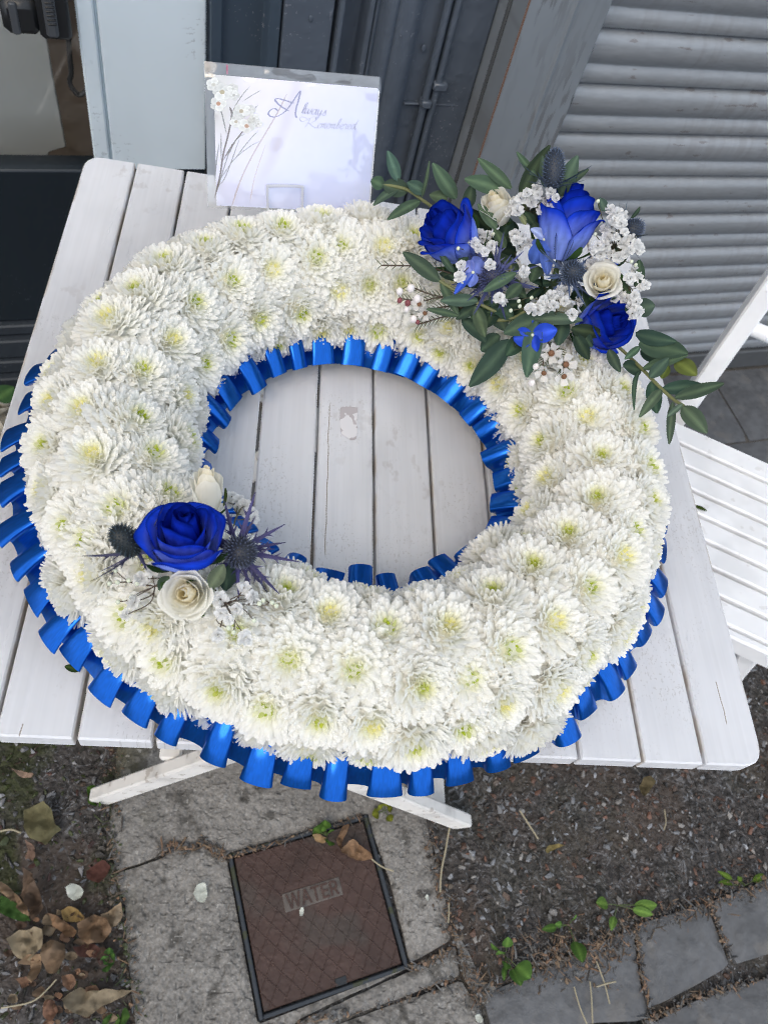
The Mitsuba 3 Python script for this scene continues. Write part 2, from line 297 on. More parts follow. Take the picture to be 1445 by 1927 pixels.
bs('m_paper', two(pr((0.82, 0.82, 0.84), 0.6)))

# ================================================================== the setting
def axis(parts): return np.unique(np.concatenate(parts))
gx = axis([np.linspace(-30, -0.6, 14), np.arange(-0.6, 1.75, 0.011), np.linspace(1.75, 30, 14)])
gy = axis([np.linspace(-30, -0.5, 14), np.arange(-0.5, 0.75, 0.011), np.linspace(0.75, 14, 14)])
X, Y = np.meshgrid(gx, gy, indexing='ij'); P = np.stack([X, Y, 0 * X], -1)
Zg = (meshkit.fbm(P * 9, 4, 3) - 0.5) * 0.016 + (meshkit.fbm(P * 60, 2, 5) - 0.5) * 0.006 - 0.006
obj('ground', mesh(np.c_[X.ravel(), Y.ravel(), Zg.ravel()], gridfaces(len(gx), len(gy))), 'm_tarmac', smooth=True, kind='structure')

# concrete apron round the water cover, cracked into pieces
def pix(l, z=0.0): return [at(u, v, z)[:2] for u, v in l]
COV = np.array(pix([(428, 1610), (487, 1925), (768, 1818), (690, 1535)]))        # outer corners of the cover's frame
cov = Polygon(COV); covbig = cov.buffer(0.002, join_style=2)
pieces = [
    [(222, 1395), (214, 1500), (205, 1560), (216, 1640), (262, 1626), (306, 1608), (318, 1592), (352, 1596), (384, 1584), (398, 1600), (428, 1612), (690, 1536), (735, 1660), (770, 1812), (800, 1800), (848, 1770), (838, 1700), (806, 1570), (786, 1440), (770, 1330), (600, 1250), (330, 1290)],
    [(216, 1644), (262, 1632), (308, 1614), (322, 1598), (352, 1602), (382, 1590), (396, 1607), (428, 1618), (487, 1925), (585, 1890), (640, 1868), (765, 1824), (560, 1920), (520, 1990), (262, 2010), (254, 1920), (240, 1800), (234, 1700)],
    [(770, 1830), (806, 1812), (856, 1778), (866, 1838), (700, 1898), (572, 1945), (532, 1990), (566, 1922)],
    [(852, 1745), (878, 1790), (906, 1846), (940, 1862), (915, 1900), (872, 1838), (860, 1780)],
    [(540, 1994), (578, 1950), (704, 1904), (868, 1846), (905, 1905), (930, 2010)],
]
apron = thing('pavement', 'x', 'pavement'); labels[apron] = {'kind': 'structure', 'label': 'cracked grey concrete apron round the water cover and dark paving stones'}
def rough_slab(name, poly, top, mat, parent, step=0.012, amp=0.0016, seed=0, depth=0.03, label=None):
    out = []
    for g in getattr(poly, 'geoms', [poly]):
        if g.area < 1e-5: continue
        p, f, nr = fill(g, step)
        inside = np.array([g.exterior.distance(Point(q)) for q in p])
        z = top + (meshkit.fbm(np.c_[p * 30, np.full(len(p), seed)], 4, seed) - 0.5) * amp * 4 - 0.004 * np.exp(-inside / 0.004)
        v = np.c_[p, z]; k = len(p); lo = np.c_[p[:nr], np.full(nr, top - depth)]
        m = mesh(v, f); rim = []
        for i in range(nr):
            j = (i + 1) % nr
            if np.linalg.norm(p[i] - p[j]) < step * 3: rim += [[i, j, k + j], [i, k + j, k + i]]
        m2 = mesh(np.vstack([v, lo]), rim); out += [m, m2]
    if out: obj(name, cat(out), mat, parent, smooth=50, label=label)
for i, l in enumerate(pieces):
    q = Polygon(wobble(pix(l), 0.005, 0.0016, i + 2)).buffer(0).difference(covbig)
    rough_slab('concrete_piece', q, 0.004, 'm_concrete', apron, step=0.009, amp=0.0015, seed=i)

# dark paving stones, bottom right and along the shop front
stones = [
    [(1194, 1740), (1328, 1698), (1374, 1820), (1300, 1862), (1224, 1900), (1208, 1848)],
    [(1333, 1697), (1560, 1610), (1620, 1745), (1379, 1818)],
    [(1222, 1926), (1300, 1884), (1445, 1838), (1640, 1766), (1700, 2010), (1240, 2030)],
    [(905, 1872), (960, 1850), (1100, 1790), (1190, 1744), (1204, 1850), (1219, 1904), (1214, 1924), (1120, 1928), (930, 1962)],
    [(930, 1967), (1120, 1933), (1216, 1929), (1234, 2040), (940, 2040)],
]
for i, l in enumerate(stones):
    rough_slab('paving_stone', Polygon(wobble(pix(l), 0.006, 0.0007, 20 + i)).buffer(0).buffer(-0.0015), 0.006 + 0.002 * (i % 3), 'm_paver', apron, step=0.016, amp=0.0016, seed=20 + i)
row = [(0.012, 0.232), (0.238, 0.46)]
for r, (d0, d1) in enumerate(row):
    s = -1.62 + 0.11 * r
    while s < 1.2:
        w = 0.30 + 0.05 * rng.random(); c = 0.003
        q = [wl(a, b, 0)[:2] for a, b in ((s + c, d0), (s + w - c, d0), (s + w - c, d1), (s + c, d1))]
        pq = Polygon(q)
        if s + w > -0.45 or r == 0: rough_slab('paving_stone', Polygon(wobble(np.array(q[::-1]), 0.02, 0.0015, 50 + int(s * 100) + r)).buffer(0), 0.004 + 0.003 * rng.random(), 'm_paver', apron, step=0.03, amp=0.001, seed=60 + r)
        s += w
jq = [wl(-1.75, 0.47, 0)[:2], wl(1.3, 0.47, 0)[:2], wl(1.3, -0.3, 0)[:2], wl(-1.75, -0.3, 0)[:2]]
jm = slab(jq, -0.03, -0.0015, 0.001)
obj('joint_bed', jm, 'm_joint', apron, smooth=30)

# loose chips and grit lying on the tarmac
def chips(n, area, smin, smax, seed, cols, z0=-0.006):
    r = np.random.default_rng(seed); base = trimesh.creation.icosahedron(); V, Fc, Cc = [], [], []; k = 0
    while k < n:
        x, y = r.uniform(area[0], area[1]), r.uniform(area[2], area[3])
        if apron_shape.contains(Point(x, y)): continue
        s = smin * (smax / smin) ** r.random() ** 1.6
        v = base.vertices * (1 + 0.55 * r.uniform(-1, 1, (12, 1))) * s * np.array([1.25, r.uniform(0.35, 0.9), r.uniform(0.3, 0.7)])
        a = r.uniform(0, 6.3); v = v @ np.array([[math.cos(a), -math.sin(a), 0], [math.sin(a), math.cos(a), 0], [0, 0, 1]]).T + [x, y, z0 + s * 0.25 + ground_h(x, y)]
        c = np.array(cols[r.integers(len(cols))]) * r.uniform(0.6, 1.35)
        V.append(v); Fc.append(base.faces + 12 * k); Cc.append(np.tile(c, (12, 1))); k += 1
    return mesh(np.vstack(V), np.vstack(Fc)), np.clip(np.vstack(Cc), 0, 1)
def ground_h(x, y):
    i = np.clip(np.searchsorted(gx, x), 0, len(gx) - 1); j = np.clip(np.searchsorted(gy, y), 0, len(gy) - 1); return Zg[i, j] + 0.006
from shapely.ops import unary_union
apron_shape = unary_union([Polygon(pix(l)).buffer(0.004) for l in pieces + stones] + [cov])
GRAV = (8000, (0.42, 1.6, -0.30, 0.42), 0.0011, 0.0060, 3, [(.05, .047, .045), (.035, .032, .03), (.07, .05, .04), (.10, .10, .105), (.045, .035, .03), (.15, .155, .165), (.09, .05, .035), (.24, .25, .27), (.03, .027, .025), (.12, .06, .04), (.2, .19, .18)])
# grit drifted over the joints and edges of the stones and the apron
def drift(n, line, spread, seed, cols, smax=0.0042):
    r = np.random.default_rng(seed); L = LineString(line); base = trimesh.creation.icosahedron(); V, Fc, Cc = [], [], []
    for k in range(n):
        p = L.interpolate(r.random(), normalized=True); x, y = p.x + r.normal(0, spread), p.y + r.normal(0, spread); s = 0.0009 * (smax / 0.0009) ** r.random() ** 1.8
        st = r.random() < 0.35; v = base.vertices * (1 + 0.5 * r.uniform(-1, 1, (12, 1))) * s * (np.array([3.2, 0.35, 0.35]) if st else np.array([1.2, r.uniform(.4, 1), .5])); a = r.uniform(0, 6.3)
        v = v @ np.array([[math.cos(a), -math.sin(a), 0], [math.sin(a), math.cos(a), 0], [0, 0, 1]]).T + [x, y, 0.0068 + s * 0.2]; c = np.array(cols[r.integers(len(cols))]) * r.uniform(.6, 1.35)
        V.append(v); Fc.append(base.faces + 12 * k); Cc.append(np.tile(c, (12, 1)))
    return mesh(np.vstack(V), np.vstack(Fc)), np.clip(np.vstack(Cc), 0, 1)
DC = [(.07, .055, .04), (.05, .042, .036), (.10, .065, .04), (.15, .10, .06), (.06, .057, .055), (.11, .11, .11), (.17, .10, .06)]
dm = [drift(900, pix([(880, 1860), (960, 1840), (1060, 1800), (1190, 1746), (1330, 1700), (1445, 1655)]), 0.011, 31, DC), drift(800, pix([(960, 1790), (1040, 1800), (1110, 1800), (1160, 1770)]), 0.020, 32, DC), drift(260, pix([(1208, 1924), (1300, 1880), (1445, 1838)]), 0.004, 33, DC), drift(160, pix([(1192, 1742), (1207, 1850), (1222, 1912)]), 0.003, 34, DC),
      drift(110, pix([(1330, 1700), (1376, 1815)]), 0.003, 35, DC), drift(420, pix([(808, 1570), (838, 1700), (850, 1762), (880, 1830), (905, 1900)]), 0.008, 36, DC), drift(200, pix([(768, 1826), (850, 1790)]), 0.003, 37, DC), drift(160, pix([(560, 1922), (700, 1900), (866, 1842)]), 0.003, 38, DC), drift(260, pix([(306, 1610), (318, 1592), (352, 1598), (384, 1588), (400, 1602), (428, 1614)]), 0.004, 39, DC), drift(500, pix([(214, 1420), (206, 1560), (216, 1640), (236, 1760), (256, 1927)]), 0.008, 40, DC + [(.035, .045, .015)] * 3), drift(200, pix([(440, 1612), (560, 1575), (680, 1538)]), 0.002, 41, DC, .003)]
mm_ = cat([a for a, b in dm]); obj('grit', mm_, 'm_stone', smooth=False, color=np.vstack([b for a, b in dm]), kind='stuff', label='brown grit and plant crumbs drifted along the cracks and stone edges', cat='grit')
m, c = chips(*GRAV)
obj('gravel', m, 'm_stone', smooth=False, color=c, kind='stuff', label='grey and brown stone chips bedded in the dark tarmac', cat='gravel')
m, c = chips(4200, (-0.35, 0.15, -0.32, 0.42), 0.0011, 0.0060, 4, [(.04, .037, .033), (.03, .028, .02), (.05, .035, .025), (.035, .045, .015), (.11, .11, .115), (.06, .03, .025), (.2, .2, .21), (.03, .04, .01)])
obj('soil_grit', m, 'm_stone', smooth=False, color=c, kind='stuff', label='dark soil crumbs and small stones on the mossy ground at the left', cat='soil')

# ================================================================== the shop front
def extrude_profile(prof, z0, z1):
    """Open profile [(s, d)] drawn up from z0 to z1."""
    zs = np.linspace(z0, z1, 14); v = [wl(s, d, z) for s, d in prof for z in zs]
    return mesh(v, gridfaces(len(prof), len(zs)))
def fillet(prof, r=0.004):
    out = [np.array(prof[0], float)]
    for a, b, c in zip(prof, prof[1:], prof[2:]):
        a, b, c = map(lambda t: np.array(t, float), (a, b, c)); ra = min(r, 0.45 * np.linalg.norm(a - b), 0.45 * np.linalg.norm(c - b)); ua, uc = unit(a - b), unit(c - b)
        for t in (0, 0.35, 0.65, 1): out.append((1 - t) ** 2 * (b + ua * ra) + 2 * t * (1 - t) * b + t * t * (b + uc * ra))
    return out + [np.array(prof[-1], float)]
def sx(u, v, d): return wsz(u, v, d)[0]
HT = 2.5
# roller shutter: every lath is a part
sh = thing('roller_shutter', 'closed galvanised steel roller shutter with wavy horizontal laths behind the chair', 'shutter')
S0, S1 = -0.745, 1.35
lath = [(0.000, -0.006), (-0.003, 0.003), (-0.008, 0.009), (-0.016, 0.0115), (-0.025, 0.0120), (-0.034, 0.0106), (-0.042, 0.0068), (-0.048, 0.001), (-0.051, -0.0015), (-0.0535, 0.001), (-0.058, 0.0045), (-0.066, 0.0062), (-0.074, 0.0055), (-0.079, 0.002), (-0.0815, -0.004), (-0.0828, -0.009)]
sN = np.r_[np.linspace(S0, 0.4, 30), np.linspace(0.5, S1, 6)]
ztop = 0.737 + 0.0828 * 2
zj = ztop + 0.0828 * 19
k = 0
while zj > 0.085:
    r2 = np.random.default_rng(500 + k); off = r2.uniform(-0.0012, 0.0012); v = []
    for s in sN:
        for dz, d in lath: v.append(wl(s, d + off + 0.0005 * math.sin(s * 5 + k * 2.1), zj + dz + 0.0004 * math.sin(s * 3.1 + k)))
    if zj < 1.15: obj('lath', mesh(v, gridfaces(len(sN), len(lath))), 'm_galv', sh, smooth=True)
    else: obj('lath', mesh(v, gridfaces(len(sN), len(lath))), 'm_galv', sh, smooth=True) if zj < 1.4 else None
    if zj >= 1.4:
        UP = globals().setdefault('UPPER', []); UP.append(mesh(v, gridfaces(len(sN), len(lath))))
    zj -= 0.0828; k += 1
obj('upper_laths', cat(UPPER), 'm_galv', sh, smooth=True)
labels[[q for q in scene if q.endswith('upper_laths')][0]] = {'kind': 'stuff'}
obj('bottom_rail', cat([cbox([S0, -0.012, 0.012], [S1, 0.012, zj - 0.001], 0.003, np.c_[WU, WN, [0, 0, 1]], W0)]), 'm_plate', sh)
# its guide rail
dg = 0.035
ga, gb, gm_ = sx(988.6, 0, dg), sx(1151, 0, dg), sx(1073, 0, dg)
ga2 = sx(905, 312, dg); gb2 = sx(1061, 249, dg)
ga, gb = (ga + ga2) / 2, (gb + gb2) / 2; gm_ = (gm_ + sx(985, 300, dg)) / 2
gr = obj('guide_rail', extrude_profile(fillet([(ga, -0.06), (ga, dg), (gm_ - 0.004, dg), (gm_, dg + 0.005), (gm_ + 0.006, dg - 0.001), (gb, dg - 0.004), (gb, -0.03)], 0.003), 0.0, HT), 'm_guide', sh, smooth=35)
rp = [wl(ga - 0.0008, dg - 0.001, z) + WN * 0.0006 for z in np.linspace(0, HT, 60)]
obj('rust_line', tube(rp, 0.0013, 5), 'm_rust', gr, label='thin rusty edge down the guide rail')

# dark grey painted pier between door and shutter
pier = thing('shop_pier', 'dark slate grey painted pier with mouldings and conduit between the door and the shutter', 'pier')
def sl(u0, v0, u1, v1, d): return 0.5 * (sx(u0, v0, d) + sx(u1, v1, d))
pA = sl(412, 0, 412, 120, -0.09); pB = sl(507, 0, 504, 120, -0.06); pC = sl(536, 0, 531, 126, -0.05); pD = sl(632, 0, 618, 130, -0.05)
pE = sl(648, 0, 634, 130, -0.05); pF = sl(693, 0, 679, 137, -0.06); pG = sl(720, 0, 690, 150, -0.05); pH = sl(745, 0, 715, 170, -0.05); pI = sl(790, 0, 735, 330, -0.05)
pJ = sl(940, 0, 858, 328, -0.035)
obj('reveal', extrude_profile(fillet([(pA - 0.012, -0.13), (pA - 0.012, -0.086), (pA + 0.004, -0.086), (pA + 0.004, -0.094), (pA + 0.006, -0.097), (pB, -0.097), (pB, -0.066), (pC - 0.003, -0.06), (pC - 0.001, -0.075)], 0.003), 0.0, HT), 'm_darksmooth', pier, smooth=35, label='smooth blue grey reveal beside the door')
obj('flat_board', extrude_profile(fillet([(pC, -0.1), (pC, -0.055), (pD, -0.055), (pD, -0.1)], 0.003), 0.0, HT), 'm_darkpaint', pier, smooth=35)
obj('bead', extrude_profile(fillet([(pD + 0.006, -0.1), (pD + 0.006, -0.048), (pE, -0.046), (pE + 0.002, -0.1)], 0.004), 0.0, HT), 'm_darkpaint', pier, smooth=35)
obj('recessed_board', extrude_profile(fillet([(pE + 0.002, -0.09), (pF - 0.004, -0.088), (pF, -0.06), (pF + 0.008, -0.058), (pF + 0.010, -0.072), (pG - 0.004, -0.072)], 0.004), 0.0, HT), 'm_darkpaint', pier, smooth=35)
arc = [(pG + 0.002 + 0.016 * (1 - math.cos(t)), -0.075 + 0.034 * math.sin(t)) for t in np.linspace(0, math.pi, 12)]
obj('ridge', extrude_profile(fillet([(pG - 0.006, -0.085), (pG - 0.002, -0.055), (pG + 0.004, -0.06)] + arc[2:], 0.003), 0.0, HT), 'm_darkpaint', pier, smooth=40)
arc = [((pH + pI) / 2 - 0.024 * math.cos(t), -0.066 + 0.030 * math.sin(t)) for t in np.linspace(0, math.pi, 14)]
obj('half_round_pilaster', extrude_profile(arc, 0.0, HT), 'm_darkpaint', pier, smooth=60)
obj('wide_board', extrude_profile(fillet([(pI - 0.012, -0.075), (pI, -0.06), (pJ, -0.05), (pJ + 0.002, -0.08)], 0.004), 0.0, HT), 'm_darkpaint', pier, smooth=35)
cs = sl(848, 0, 776, 328, -0.045)
cond = obj('conduit', cat([tube([wl(cs - 0.006, -0.046, z) for z in np.linspace(0, HT, 12)], 0.006, 9), tube([wl(cs + 0.009, -0.046, z) for z in np.linspace(0, HT, 12)], 0.0055, 9)]), 'm_darkpaint', pier, smooth=60)
def zz(u, v, d): return wsz(u, v, d)[1]
for (u, v, w) in ((806, 200, 0.008), (830, 167, 0.0115)):
    z = zz(u, v, -0.035)
    obj('clip', cbox([-w, -0.01, -0.006], [w, 0.009, 0.006], 0.002, np.c_[WU, WN, [0, 0, 1]], wl(cs + (0.012 if w > 0.011 else -0.004), -0.046, z)), 'm_darkpaint', cond)
obj('joint_ledge', cbox([pI + 0.004, -0.0575, -0.002], [pJ - 0.012, -0.0515, 0.0012], 0.001, np.c_[WU, WN, [0, 0, 1]], wl(0, 0, zz(800, 197, -0.05))), 'm_darkpaint', pier)
obj('steel_plate', extrude_profile(fillet([(pJ + 0.003, -0.07), (pJ + 0.003, -0.03), (ga - 0.004, -0.012), (ga - 0.001, -0.012)], 0.002), 0.0, HT), 'm_plate', pier, smooth=35, label='bare grey steel plate along the shutter guide')
for i in range(26):      # blobs of old paint
    s, z = rng.uniform(pI + 0.01, pJ - 0.01) if i % 2 else rng.uniform(pC + .01, pD - .01), rng.uniform(0.45, 0.95)
    e = trimesh.creation.icosphere(1, 1.0); e.vertices = e.vertices * [0.003, 0.0012, 0.005] * rng.uniform(0.5, 1.2) @ np.c_[WU, WN, [0, 0, 1]].T + wl(s, -0.054, z)
    globals().setdefault('BLOBS', []).append(e)
obj('paint_runs', cat(BLOBS), 'm_darkpaint', pier, smooth=60, kind='stuff')

# door with glass: white above, dark below
DD = -0.10
door = thing('shop_door', 'pale grey white shop door with a glass pane and dark lower panel at the left', 'door')
FR = np.c_[WU, WN, [0, 0, 1]]
zg = zz(0, 326, DD); zs_ = zz(300, 319, DD); s0, s1, s2 = -1.4695, -1.4455, pA - 0.016
obj('stile', cat([cbox([s1 + 0.004, DD - 0.05, zs_], [s2, DD, HT], 0.002, FR, W0)]), 'm_doorwhite', door)
obj('glazing_bead', cat([cbox([s0, DD - 0.05, zs_ + 0.001], [s1, DD - 0.004, HT], 0.003, FR, W0), cbox([s1, DD - 0.05, zs_ + 0.002], [s1 + 0.004, DD - 0.012, HT], 0.001, FR, W0)]), 'm_doorwhite', door)
v = [wl(s, DD - 0.022, z) for s in (-2.6, s0 + 0.004) for z in (zg - 0.006, HT)]
obj('glass_pane', mesh(v, [[0, 1, 3], [0, 3, 2]]), 'm_glass', door, smooth=False)
z1, z2, z3 = zz(0, 612, DD), zz(0, 638, DD + 0.012), zz(0, 684, DD + 0.03)
obj('kick_panel', cbox([-2.6, DD - 0.05, z1 + 0.001], [s2, DD - 0.008, zg], 0.003, FR, W0), 'm_kick', door, label='very dark navy lower panel')
obj('stile_base', cbox([s0, DD - 0.05, zg + 0.001], [s2, DD - 0.006, zs_ - 0.001], 0.001, FR, W0), 'm_kick', door)
for a, b, d in ((z2, z1, DD + 0.004), (z3, z2 - 0.002, DD + 0.018), (zz(0, 706, DD + 0.03), z3 - 0.002, DD + 0.026), (-0.02, zz(0, 706, DD + 0.03) - 0.002, DD + 0.04)):
    obj('threshold_step', cbox([-2.6, DD - 0.05, a], [pA - 0.002, d, b], 0.003, FR, W0), 'm_sillpaint', door)
ki = 0
for (s, z) in ((-1.38, 0.62), (-1.40, 0.545)): pass
# what is seen through the pane
disp = thing('window_display', 'brown floor, leaning grey board and trailing cable seen through the door glass', 'display')
obj('back_wall', cbox([-2.8, -1.35, 0.2], [-1.2, -1.3, HT], 0.01, FR, W0), 'm_inside_wall', disp)
obj('floor', cbox([-2.8, -1.3, 0.15], [-1.2, DD - 0.06, 0.2], 0.005, FR, W0), 'm_inside_floor', disp)
obj('side_wall', cbox([-1.33, -1.3, 0.2], [-1.30, DD - 0.06, HT], 0.005, FR, W0), 'm_inside_wall', disp)
def wpx(l, d): return [wsz(u, v, d) for u, v in l]
bd = -0.28
b2 = wpx([(-260, 470), (30, 440), (92, 278), (124, 268), (100, 140), (84, 40), (70, -80), (-260, -80)], bd)
def put_wall(d0): return lambda s, z, t: wl(s, d0 + t, z)
def ccw(p):
    p = np.array(p); return p if np.sum(p[:, 0] * np.roll(p[:, 1], -1) - p[:, 1] * np.roll(p[:, 0], -1)) > 0 else p[::-1]
obj('board', slab(ccw(b2), 0, 0.012, 0.002, put_wall(bd)), 'm_inside_board', disp)
ledge = wpx([(-300, 345), (60, 340), (170, 330), (168, 305), (100, 285), (-300, 300)], -0.2)
obj('ledge', cbox([-2.8, DD - 0.06, zg - 0.08], [s0 + 0.01, DD - 0.024, zg - 0.012], 0.002, FR, W0), 'm_ledge', disp)
cab = [wsz(u, v, -0.2) for u, v in ((128, 40), (130, 90), (134, 135), (131, 150), (136, 165), (150, 178), (165, 168))]
obj('cable', tube(smoothpath([wl(s, -0.2, z) for s, z in cab]), 0.004, 7), 'm_black', disp, smooth=60)
# black box on the glass
lock = thing('lock_box', 'black plastic box with a ribbed vent at the top left corner on the glass door', 'lock box')
dl = DD + 0.0
def boxpx(u0, v0, u1, v1, d0, d1, c=0.005):
    sa, sb, za, zb = wsz(u0, 40, d1)[0], wsz(u1, 40, d1)[0], wsz(u0, v0, d1)[1], wsz(u1, v1, d1)[1]; return cbox([min(sa, sb), d0, min(za, zb)], [max(sa, sb), d1, max(za, zb)], c, FR, W0)
body = obj('body', boxpx(72, -60, 133, 78, DD - 0.02, DD + 0.012), 'm_black', lock)
obj('side_block', boxpx(4, 2, 76, 70, DD - 0.02, DD + 0.006, 0.008), 'm_black', lock)
obj('strip', boxpx(20, 6, 36, 66, DD, DD + 0.0085, 0.002), 'm_blackrib', lock)
obj('vent_panel', boxpx(84, -60, 108, 74, DD, DD + 0.020, 0.004), 'm_blackrib', lock)
for i in range(8):
    v_ = -12 + 8 * i
    obj('slot', boxpx(89, v_, 106, v_ + 4, DD + 0.015, DD + 0.0215, 0.0005), 'm_black', lock)
# wall above, out of the frame
wallk = obj('shop_wall', cbox([-6, -1.6, HT + 0.002], [8, 0.05, 6.0], 0.01, FR, W0), 'm_render', cat='wall', label='grey rendered wall above the shop front, out of the frame')
obj('side_wall', cbox([1.36, -1.6, 0.0], [8, 0.03, HT], 0.01, FR, W0), 'm_render', wallk)
obj('side_wall', cbox([-6, -1.6, 0.0], [-2.61, -0.05, HT], 0.01, FR, W0), 'm_render', wallk)

# ================================================================== table
tb = thing('folding_table', 'white painted slatted square folding table carrying the flower wreath', 'table')
g = 0.00155
for k in range(12):
    x0, x1 = k * PITCH + (g if k else 0), (k + 1) * PITCH - (g if k < 11 else 0)
    rad = [0.022 if k == 0 else 0.0015, 0.022 if k == 11 else 0.0015, 0.022 if k == 11 else 0.0015, 0.022 if k == 0 else 0.0015]
    dz = rng.uniform(-0.0006, 0.0006); dy = rng.uniform(-0.0012, 0.0012); tl = rng.uniform(-0.0008, 0.0008)
    m = slab(roundpoly([(x0, 0), (x1, 0), (x1, 0.7014 + dy), (x0, 0.7014 + dy)], rad), -0.019, 0, 0.0016, lambda x, y, z: (x, y, TZ + z + dz + tl * (y - 0.35)))
    obj('slat', m, 'm_table', tb, smooth=35)
for y in (0.085, 0.60):
    obj('rail', cbox([0.02, y - 0.011, TZ - 0.052], [0.68, y + 0.011, TZ - 0.0205], 0.002), 'm_oldwhite', tb)
legs = []
def leg(a, b, w=0.021, h=0.036): 
    a, b = np.array(a), np.array(b); q = bar(a, b, w, h, up=(0, -1, 0) if False else (-(b - a)[2], 0, (b - a)[0]), c=0.003); legs.append(q); return obj('leg', q, 'm_oldwhite', tb, smooth=30)
leg((0.043, 0.108, 0.012), (0.485, 0.108, 0.678)); leg((0.628, 0.084, 0.012), (0.06, 0.084, 0.678))
leg((0.043, 0.560, 0.012), (0.485, 0.560, 0.678)); leg((0.628, 0.583, 0.012), (0.06, 0.583, 0.678))
obj('crossbar', bar((0.155, 0.119, 0.205), (0.155, 0.549, 0.205), 0.030, 0.016), 'm_oldwhite', tb); obj('crossbar', bar((0.575, 0.095, 0.050), (0.575, 0.572, 0.050), 0.026, 0.016), 'm_oldwhite', tb)

# torn paper label stuck to a slat
lp = [tab(u, v)[:2] for u, v in ((640, 767), (657, 766), (673, 768), (672, 790), (672, 812), (670, 827), (660, 829), (650, 823), (642, 818), (639, 796))]
obj('torn_label', slab(ccw(lp), 0, 0.0005, 0.0001, lambda x, y, z: (x, y, TZ + 0.0008 + z)), bs('m_label', two(pr(proc(lambda p, n, uv: mix(mi.Color3f(0.47, 0.44, 0.455), mi.Color3f(0.72, 0.71, 0.73), smoothstep(0.52, 0.56, fbm(p.x * 90, p.y * 90, 4.0, 3)))), 0.6))), smooth=False, label='torn remains of a pale mauve paper label stuck on a table slat inside the ring', cat='label')

# ================================================================== chair
ch = thing('folding_chair', 'white slatted folding chair standing to the right of the table', 'chair')
E1, E2 = np.array([math.cos(-0.411), math.sin(-0.411), 0]), np.array([math.sin(0.411), math.cos(0.411), 0])
A0 = at(1265, 790, 0.45); SW, SP = 0.405, 0.0417
CF = np.c_[E1, E2, [0, 0, 1]]
for k in range(8):
    y1 = -k * SP - (0 if k == 0 else 0.0032); y0 = -(k + 1) * SP + 0.0032
    obj('seat_slat', cbox([0.0, y0, -0.016], [SW, y1, 0], 0.0025, CF, A0), 'm_whitepaint', ch)
obj('apron', cbox([0.004, -8 * SP - 0.014, -0.036], [SW - 0.004, -8 * SP - 0.001, -0.001], 0.003, CF, A0), 'm_whitepaint', ch)
for x in (0.05, SW - 0.07): obj('seat_rail', cbox([x, -8 * SP + 0.004, -0.046], [x + 0.02, -0.004, -0.0165], 0.002, CF, A0), 'm_whitepaint', ch)
B0 = at(1286, 768, 0.43); tilt = np.array([0, 0, 1.0]) * 0.47 + E2 * 0.095
for s in (0, SW - 0.03):
    obj('back_stile', bar(B0 + E1 * s, B0 + E1 * s + tilt, 0.030, 0.036, up=E2, c=0.003), 'm_whitepaint', ch)
    obj('leg', bar(B0 + E1 * s, B0 + E1 * s - E2 * 0.16 - np.array([0, 0, 0.425]), 0.030, 0.020, up=E2, c=0.003), 'm_whitepaint', ch)
r0 = B0 + tilt * 0.36
obj('back_rung', tube([r0 + E1 * 0.008, r0 + E1 * (SW - 0.035)], 0.0115, 14), 'm_whitepaint', ch, smooth=60)
r1 = B0 + tilt * 0.97
obj('back_rest', bar(r1 + E1 * 0.016, r1 + E1 * (SW - 0.045), 0.016, 0.07, up=(0, 0, 1), c=0.004), 'm_whitepaint', ch)
la = at(1437, 1180, 0.43); lb = at(1306, 1392, 0.0)
for s in (0, SW - 0.13): obj('leg', bar(la + E1 * s, lb + E1 * s, 0.026, 0.02, up=E2, c=0.003), 'm_whitepaint', ch)

# ================================================================== the wreath
wr = thing('ring_wreath', 'large ring wreath packed with white chrysanthemums and edged in pleated blue ribbon', 'wreath')
def ring_surface(a, b, n=120, mm=24):
    v = []
    for i in range(n):
        t = i / n * 2 * math.pi
        for j in range(mm):
            q = (j / (mm - 1)) * 2 * math.pi; rho = WR + a * math.cos(q); v.append([WC[0] + rho * math.cos(t), WC[1] + rho * math.sin(t), TZ + max(0.006, WZ + b * math.sin(q))])
    return mesh(v, gridfaces(n, mm, True))
obj('foam_ring', ring_surface(WA - 0.026, WB - 0.028), 'm_foam', wr, smooth=True)

